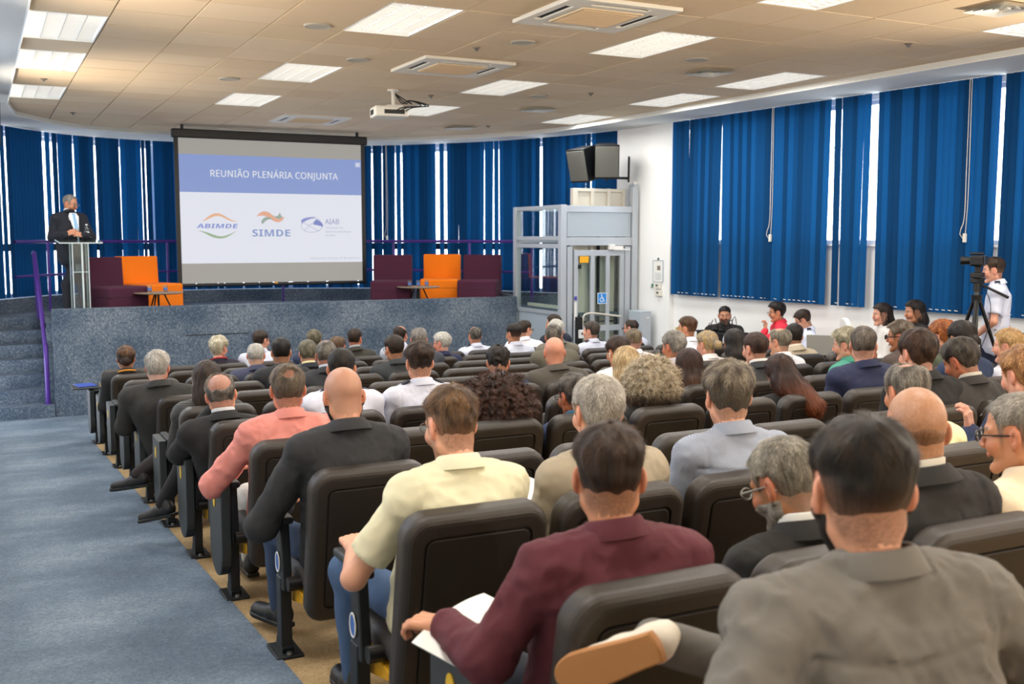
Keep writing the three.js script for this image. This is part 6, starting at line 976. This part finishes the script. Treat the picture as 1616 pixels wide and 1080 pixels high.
// ---------------------------------------------------------------- people who are not in the rows
{ // the speaker at the lectern
  person({ lod: 1, fineHead: .0042, label: 'grey-haired speaker in a dark suit and light blue tie standing behind the clear lectern', pos: [1.19, STAGE, -16.08], turn: 0, pose: 'stand', scale: 1.03, top: 'suit', color: '#151824', legColor: '#13151f', shirtColor: '#e4e6ea', hip: [0, .88, .0], head: [0, 1.6, -.04], yaw: 180 - 50, twist: 1.16, pitch: 10, skin: '#bd8464', hs: 1.0, w: 1.04, fat: 1.05,
    hair: HAIR.gray(fade({ top: .01, side: .006, recede: .012, color: '#8a8780', color2: '#b0ada6' })), glasses: { color: '#55565a', metal: true, thick: .0018 },
    arms: { L: { e: [.235, 1.15, .04], w: [.13, 1.17, .25], hd: [-.75, .2, .35], hu: [0, .5, 1], curl: .8, thumb: .6, fine: .0045 }, R: { e: [-.25, 1.15, .03], w: [-.1, 1.18, .25], hd: [.7, .35, .3], hu: [0, .6, 1], curl: .75, thumb: .6, fine: .0045 } },
    legs: { L: { d: [.2, 0, 1], k: [.1, .5, .0], a: [.1, .1, .02] }, R: { d: [-.2, 0, 1], k: [-.1, .5, 0], a: [-.1, .1, .02] } },
    extra: (t, J) => {
      const f = J.fw, r = J.rt, P = (a, y, d) => [J.N[0] + r[0] * a + f[0] * d, J.N[1] + y, J.N[2] + r[2] * a + f[2] * d], blade = (pts, th) => { const s = new THREE.Shape(pts.map((p) => new THREE.Vector2(...p))), g = extr(s, th, .002, 1), m = new THREE.Matrix4().makeBasis(V(r), new THREE.Vector3(0, 1, 0), V(r).cross(new THREE.Vector3(0, 1, 0))); g.applyMatrix4(new THREE.Matrix4().set(1, 0, 0, 0, 0, 1, 0, 0, 0, .3, 1, 0, 0, 0, 0, 1)); return g.applyMatrix4(m); };
      const place = (g, d, y, tilt) => { g.translate(...P(0, y, d)); return g; };
      part('shirt_front', place(blade([[-.075, -.02], [0, -.36], [.075, -.02], [.045, .03], [-.045, .03]], .012), .1, -.02), cloth('#e4e6ea'), t);
      part('tie', place(blade([[-.016, .0], [.016, 0], [.034, -.27], [0, -.31], [-.034, -.27]], .008), .113, -.03), cloth('#8fbbe0', 'shiny'), t); part('tie_knot', place(blade([[-.024, .034], [.024, .034], [.014, -.005], [-.014, -.005]], .012), .115, -.03), cloth('#8fbbe0', 'shiny'), t);
      part('lapel_pin', place(rbox(.014, .01, .004, .001, 1), .115, -.08).translate(r[0] * .075, 0, r[2] * .075), M.white, t);
    } });
  const m = thing('microphone', 'black handheld microphone held by the speaker above the lectern', 'microphone', [1.29, STAGE + 1.25, -15.84]); m.rotation.set(0, .1, -.55);
  part('handle', at(cyl(.014, .018, .19, 14).rotateZ(Math.PI / 2), .06, 0, 0), M.black, m); part('grille', new THREE.SphereGeometry(.026, 16, 12).scale(1.15, 1, 1).translate(-.055, 0, 0), M.steel, m);
  const b = thing('water_bottle', 'clear plastic water bottle standing on the lectern in front of the speaker', 'bottle', [1.37, STAGE + 1.15, -15.9]);
  part('bottle_wall', new THREE.LatheGeometry([[0, 0], [.03, .003], [.032, .02], [.032, .13], [.024, .16], [.012, .185], [.012, .2]].map((p) => new THREE.Vector2(...p)), 22), M.acrylic, b); part('cap', at(cyl(.014, .014, .018, 16), 0, .207, 0), M.white, b); part('label_band', new THREE.CylinderGeometry(.0325, .0325, .05, 22, 1, true).translate(0, .085, 0), M.white, b);
}
// seated people along the right wall; turn gives the way they face (0 = towards the stage, positive = left)
const WALLFOLK = [];
function W(pos, h, o) { const [x, z] = pos; WALLFOLK.push([x, z, o.turn ?? 0, o.chair]); return person({ lod: 2, ...o, pos: [x, floorY(z), z], head: [0, h, .08], hip: [0, .47, .06] }); }
W([8.98, -11.3], 1.15, { label: 'bearded man in a black shirt sitting against the right wall, facing the camera', chair: 'dark side chair under the bearded man in black', turn: rad(142), top: 'shirt', color: '#161617', skin: '#b98566', yaw: 0, pitch: 4, fineHead: .0044, w: 1.05, hair: HAIR.black(fade({ top: .014, side: .003 })), stubble: '#140f0c', legColor: '#1a1a1c' });
W([8.95, -10.35], 1.2, { label: 'black-haired man in a red shirt resting his chin on his hand, left profile', chair: 'dark side chair under the man in the red shirt', turn: rad(62), top: 'shirt', color: '#d1283e', skin: 'tan', yaw: 0, pitch: 6, hair: HAIR.black(full({ amp: .003, quiff: .01 })), glasses: { color: '#6c5f58', thick: .0016 }, arms: { L: { e: [-.22, .76, -.24], w: [-.05, .97, -.07], hd: [.15, 1, .15], hu: [0, .2, 1], curl: 1.1, fine: .005 } } });
W([9.02, -9.95], 1.1, { label: 'officer with glasses in a light blue uniform looking down behind the laptop', chair: 'dark side chair under the officer at the laptop', turn: rad(52), top: 'uniform', color: '#cfd6ea', sleeve: 'short', epaulettes: true, skin: 'pink', yaw: 0, pitch: 26, hair: HAIR.dark(short({ top: .02, amp: .002 })), glasses: { color: '#2a2020', thick: .0028 }, legColor: '#1c2440', arms: { e: null } });
W([9.06, -8.72], 1.17, { label: 'young woman with long straight dark hair by the right wall, left profile', chair: 'dark side chair under the woman with straight dark hair', turn: rad(66), top: 'blouse', color: '#d8d5d2', skin: 'pink', yaw: 0, pitch: 2, w: .85, hair: HAIR.dark({ ...full({ amp: .001 }), long: .14, color: '#1b1310', color2: '#33241d' }) });
W([9.0, -8.2], 1.2, { label: 'woman with black hair and black jacket by the right wall, left profile', chair: 'dark side chair under the woman in the black jacket', turn: rad(66), top: 'jacket', color: '#17171a', skin: 'tan', yaw: 0, pitch: 4, w: .88, hair: HAIR.black({ ...full({ amp: .001 }), long: .08 }) });
for (const [x, z, a, label] of WALLFOLK) stackChair(label, x, z, a);
{ // empty white chair back beside the woman with curly grey hair
  const t = thing('plastic_chair', 'white high-backed plastic chair standing empty behind the laptop', 'chair', [8.86, floorY(-9.0), -9.1], rad(60)); part('seat', at(rbox(.46, .04, .44, .02), 0, .44, 0), M.white, t);
  part('backrest', at(extr(rrect(.4, .68, .18, .04), .03, .012, 3, 10), 0, .46, .18, -.15, 0, 0), M.white, t); for (const a of [-.19, .19]) for (const b of [-.18, .18]) part('leg', rod([a, .43, b], [a * 1.15, 0, b * 1.2], .02, .015), M.white, t);
}
person({ lod: 2, fineHead: .0048, label: 'officer in a light blue short-sleeved uniform standing behind the tripod', pos: [8.74, floorY(-6.9), -6.9], turn: rad(35), pose: 'stand', scale: .97, top: 'uniform', color: '#ccd3e8', sleeve: 'short', epaulettes: true, legColor: '#161d38', hip: [0, .92, .02], head: [0, 1.66, -.02], yaw: -10, pitch: 4, skin: 'pink', hair: HAIR.dark(fade({ top: .02, side: .006 })), arms: { L: { e: [-.26, 1.17, .02], w: [-.2, 1.0, -.16], curl: .7 }, R: { e: [.26, 1.16, .08], w: [.1, .98, .18], hd: [-.7, -.5, .2], curl: .7 } } });
// ---------------------------------------------------------------- papers and small things in people's hands and on the floor
function sheet(name, label, cat, pos, w, h, bend, rot, mat = M.white, n = 16) {
  const t = thing(name, label, cat, pos), g = new THREE.BoxGeometry(w, .003, h, n, 1, 1), p = g.attributes.position; for (let i = 0; i < p.count; i++) { const u = p.getX(i) / w + .5, y = p.getY(i); p.setY(i, y + bend * u * u); p.setX(i, p.getX(i) - bend * u * .3); } g.computeVertexNormals();
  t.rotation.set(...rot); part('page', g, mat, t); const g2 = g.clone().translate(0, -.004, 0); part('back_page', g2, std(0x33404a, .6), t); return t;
}
sheet('folded_paper', 'folded white paper held in the left hand of the man in maroon', 'paper', [1.086, 1.462, -2.350], .26, .2, -.1, [.25, .5, .35]);
sheet('paper_card', 'small white and blue card held near the chin by the man with black glasses', 'paper', [6.6, 1.56, -6.36], .07, .11, .01, [1.2, .3, .1]);
sheet('programme_sheet', 'white sheet lying in the lap of the man in the beige jacket', 'paper', [1.948, 1.415, -3.750], .15, .22, .02, [.1, .2, .2]);
{
  const t = thing('booklet', 'blue booklet lying on the open writing tablet at the front row end', 'booklet', [seatX(0) - .37, floorY(rowZ(12)) + .635, rowZ(12) - .13], rad(8)); part('cover', at(rbox(.2, .008, .27, .002, 1), 0, .006, 0), std(0x2c4aa8, .35), t); part('pages', at(box(.195, .006, .265), 0, .004, 0), M.white, t);
  const b = thing('backpack', 'black backpack lying on the carpet under the seat of the bald man', 'bag', [1.55, floorY(-4.35), -4.2], rad(12)); part('main_body', at(rbox(.42, .17, .28, .07, 4), 0, .085, 0), M.black, b); part('front_pocket', at(rbox(.28, .11, .06, .025, 3), 0, .07, .15), M.dark, b); part('strap', tube([[-.2, .03, .1], [-.28, .012, .16], [-.22, .012, .24], [-.1, .03, .17]], .011, 24, 6), M.black, b); part('grab_loop', tube([[.18, .12, 0], [.24, .15, 0], [.25, .11, .02], [.2, .08, .02]], .008, 20, 6), M.black, b);
  const s = thing('pen', 'slim dark pen held in the raised hand beside the cream shirt', 'pen', [4.365, floorY(rowZ(3)) + .885, -3.44], 0); s.rotation.set(.4, 0, -.5); part('barrel', cyl(.004, .004, .12, 10), M.dark, s); part('tip', at(cyl(.003, .001, .014, 8), 0, -.066, 0), M.steel, s);
}
scene.updateMatrixWorld(true);
renderer.render(scene, camera);
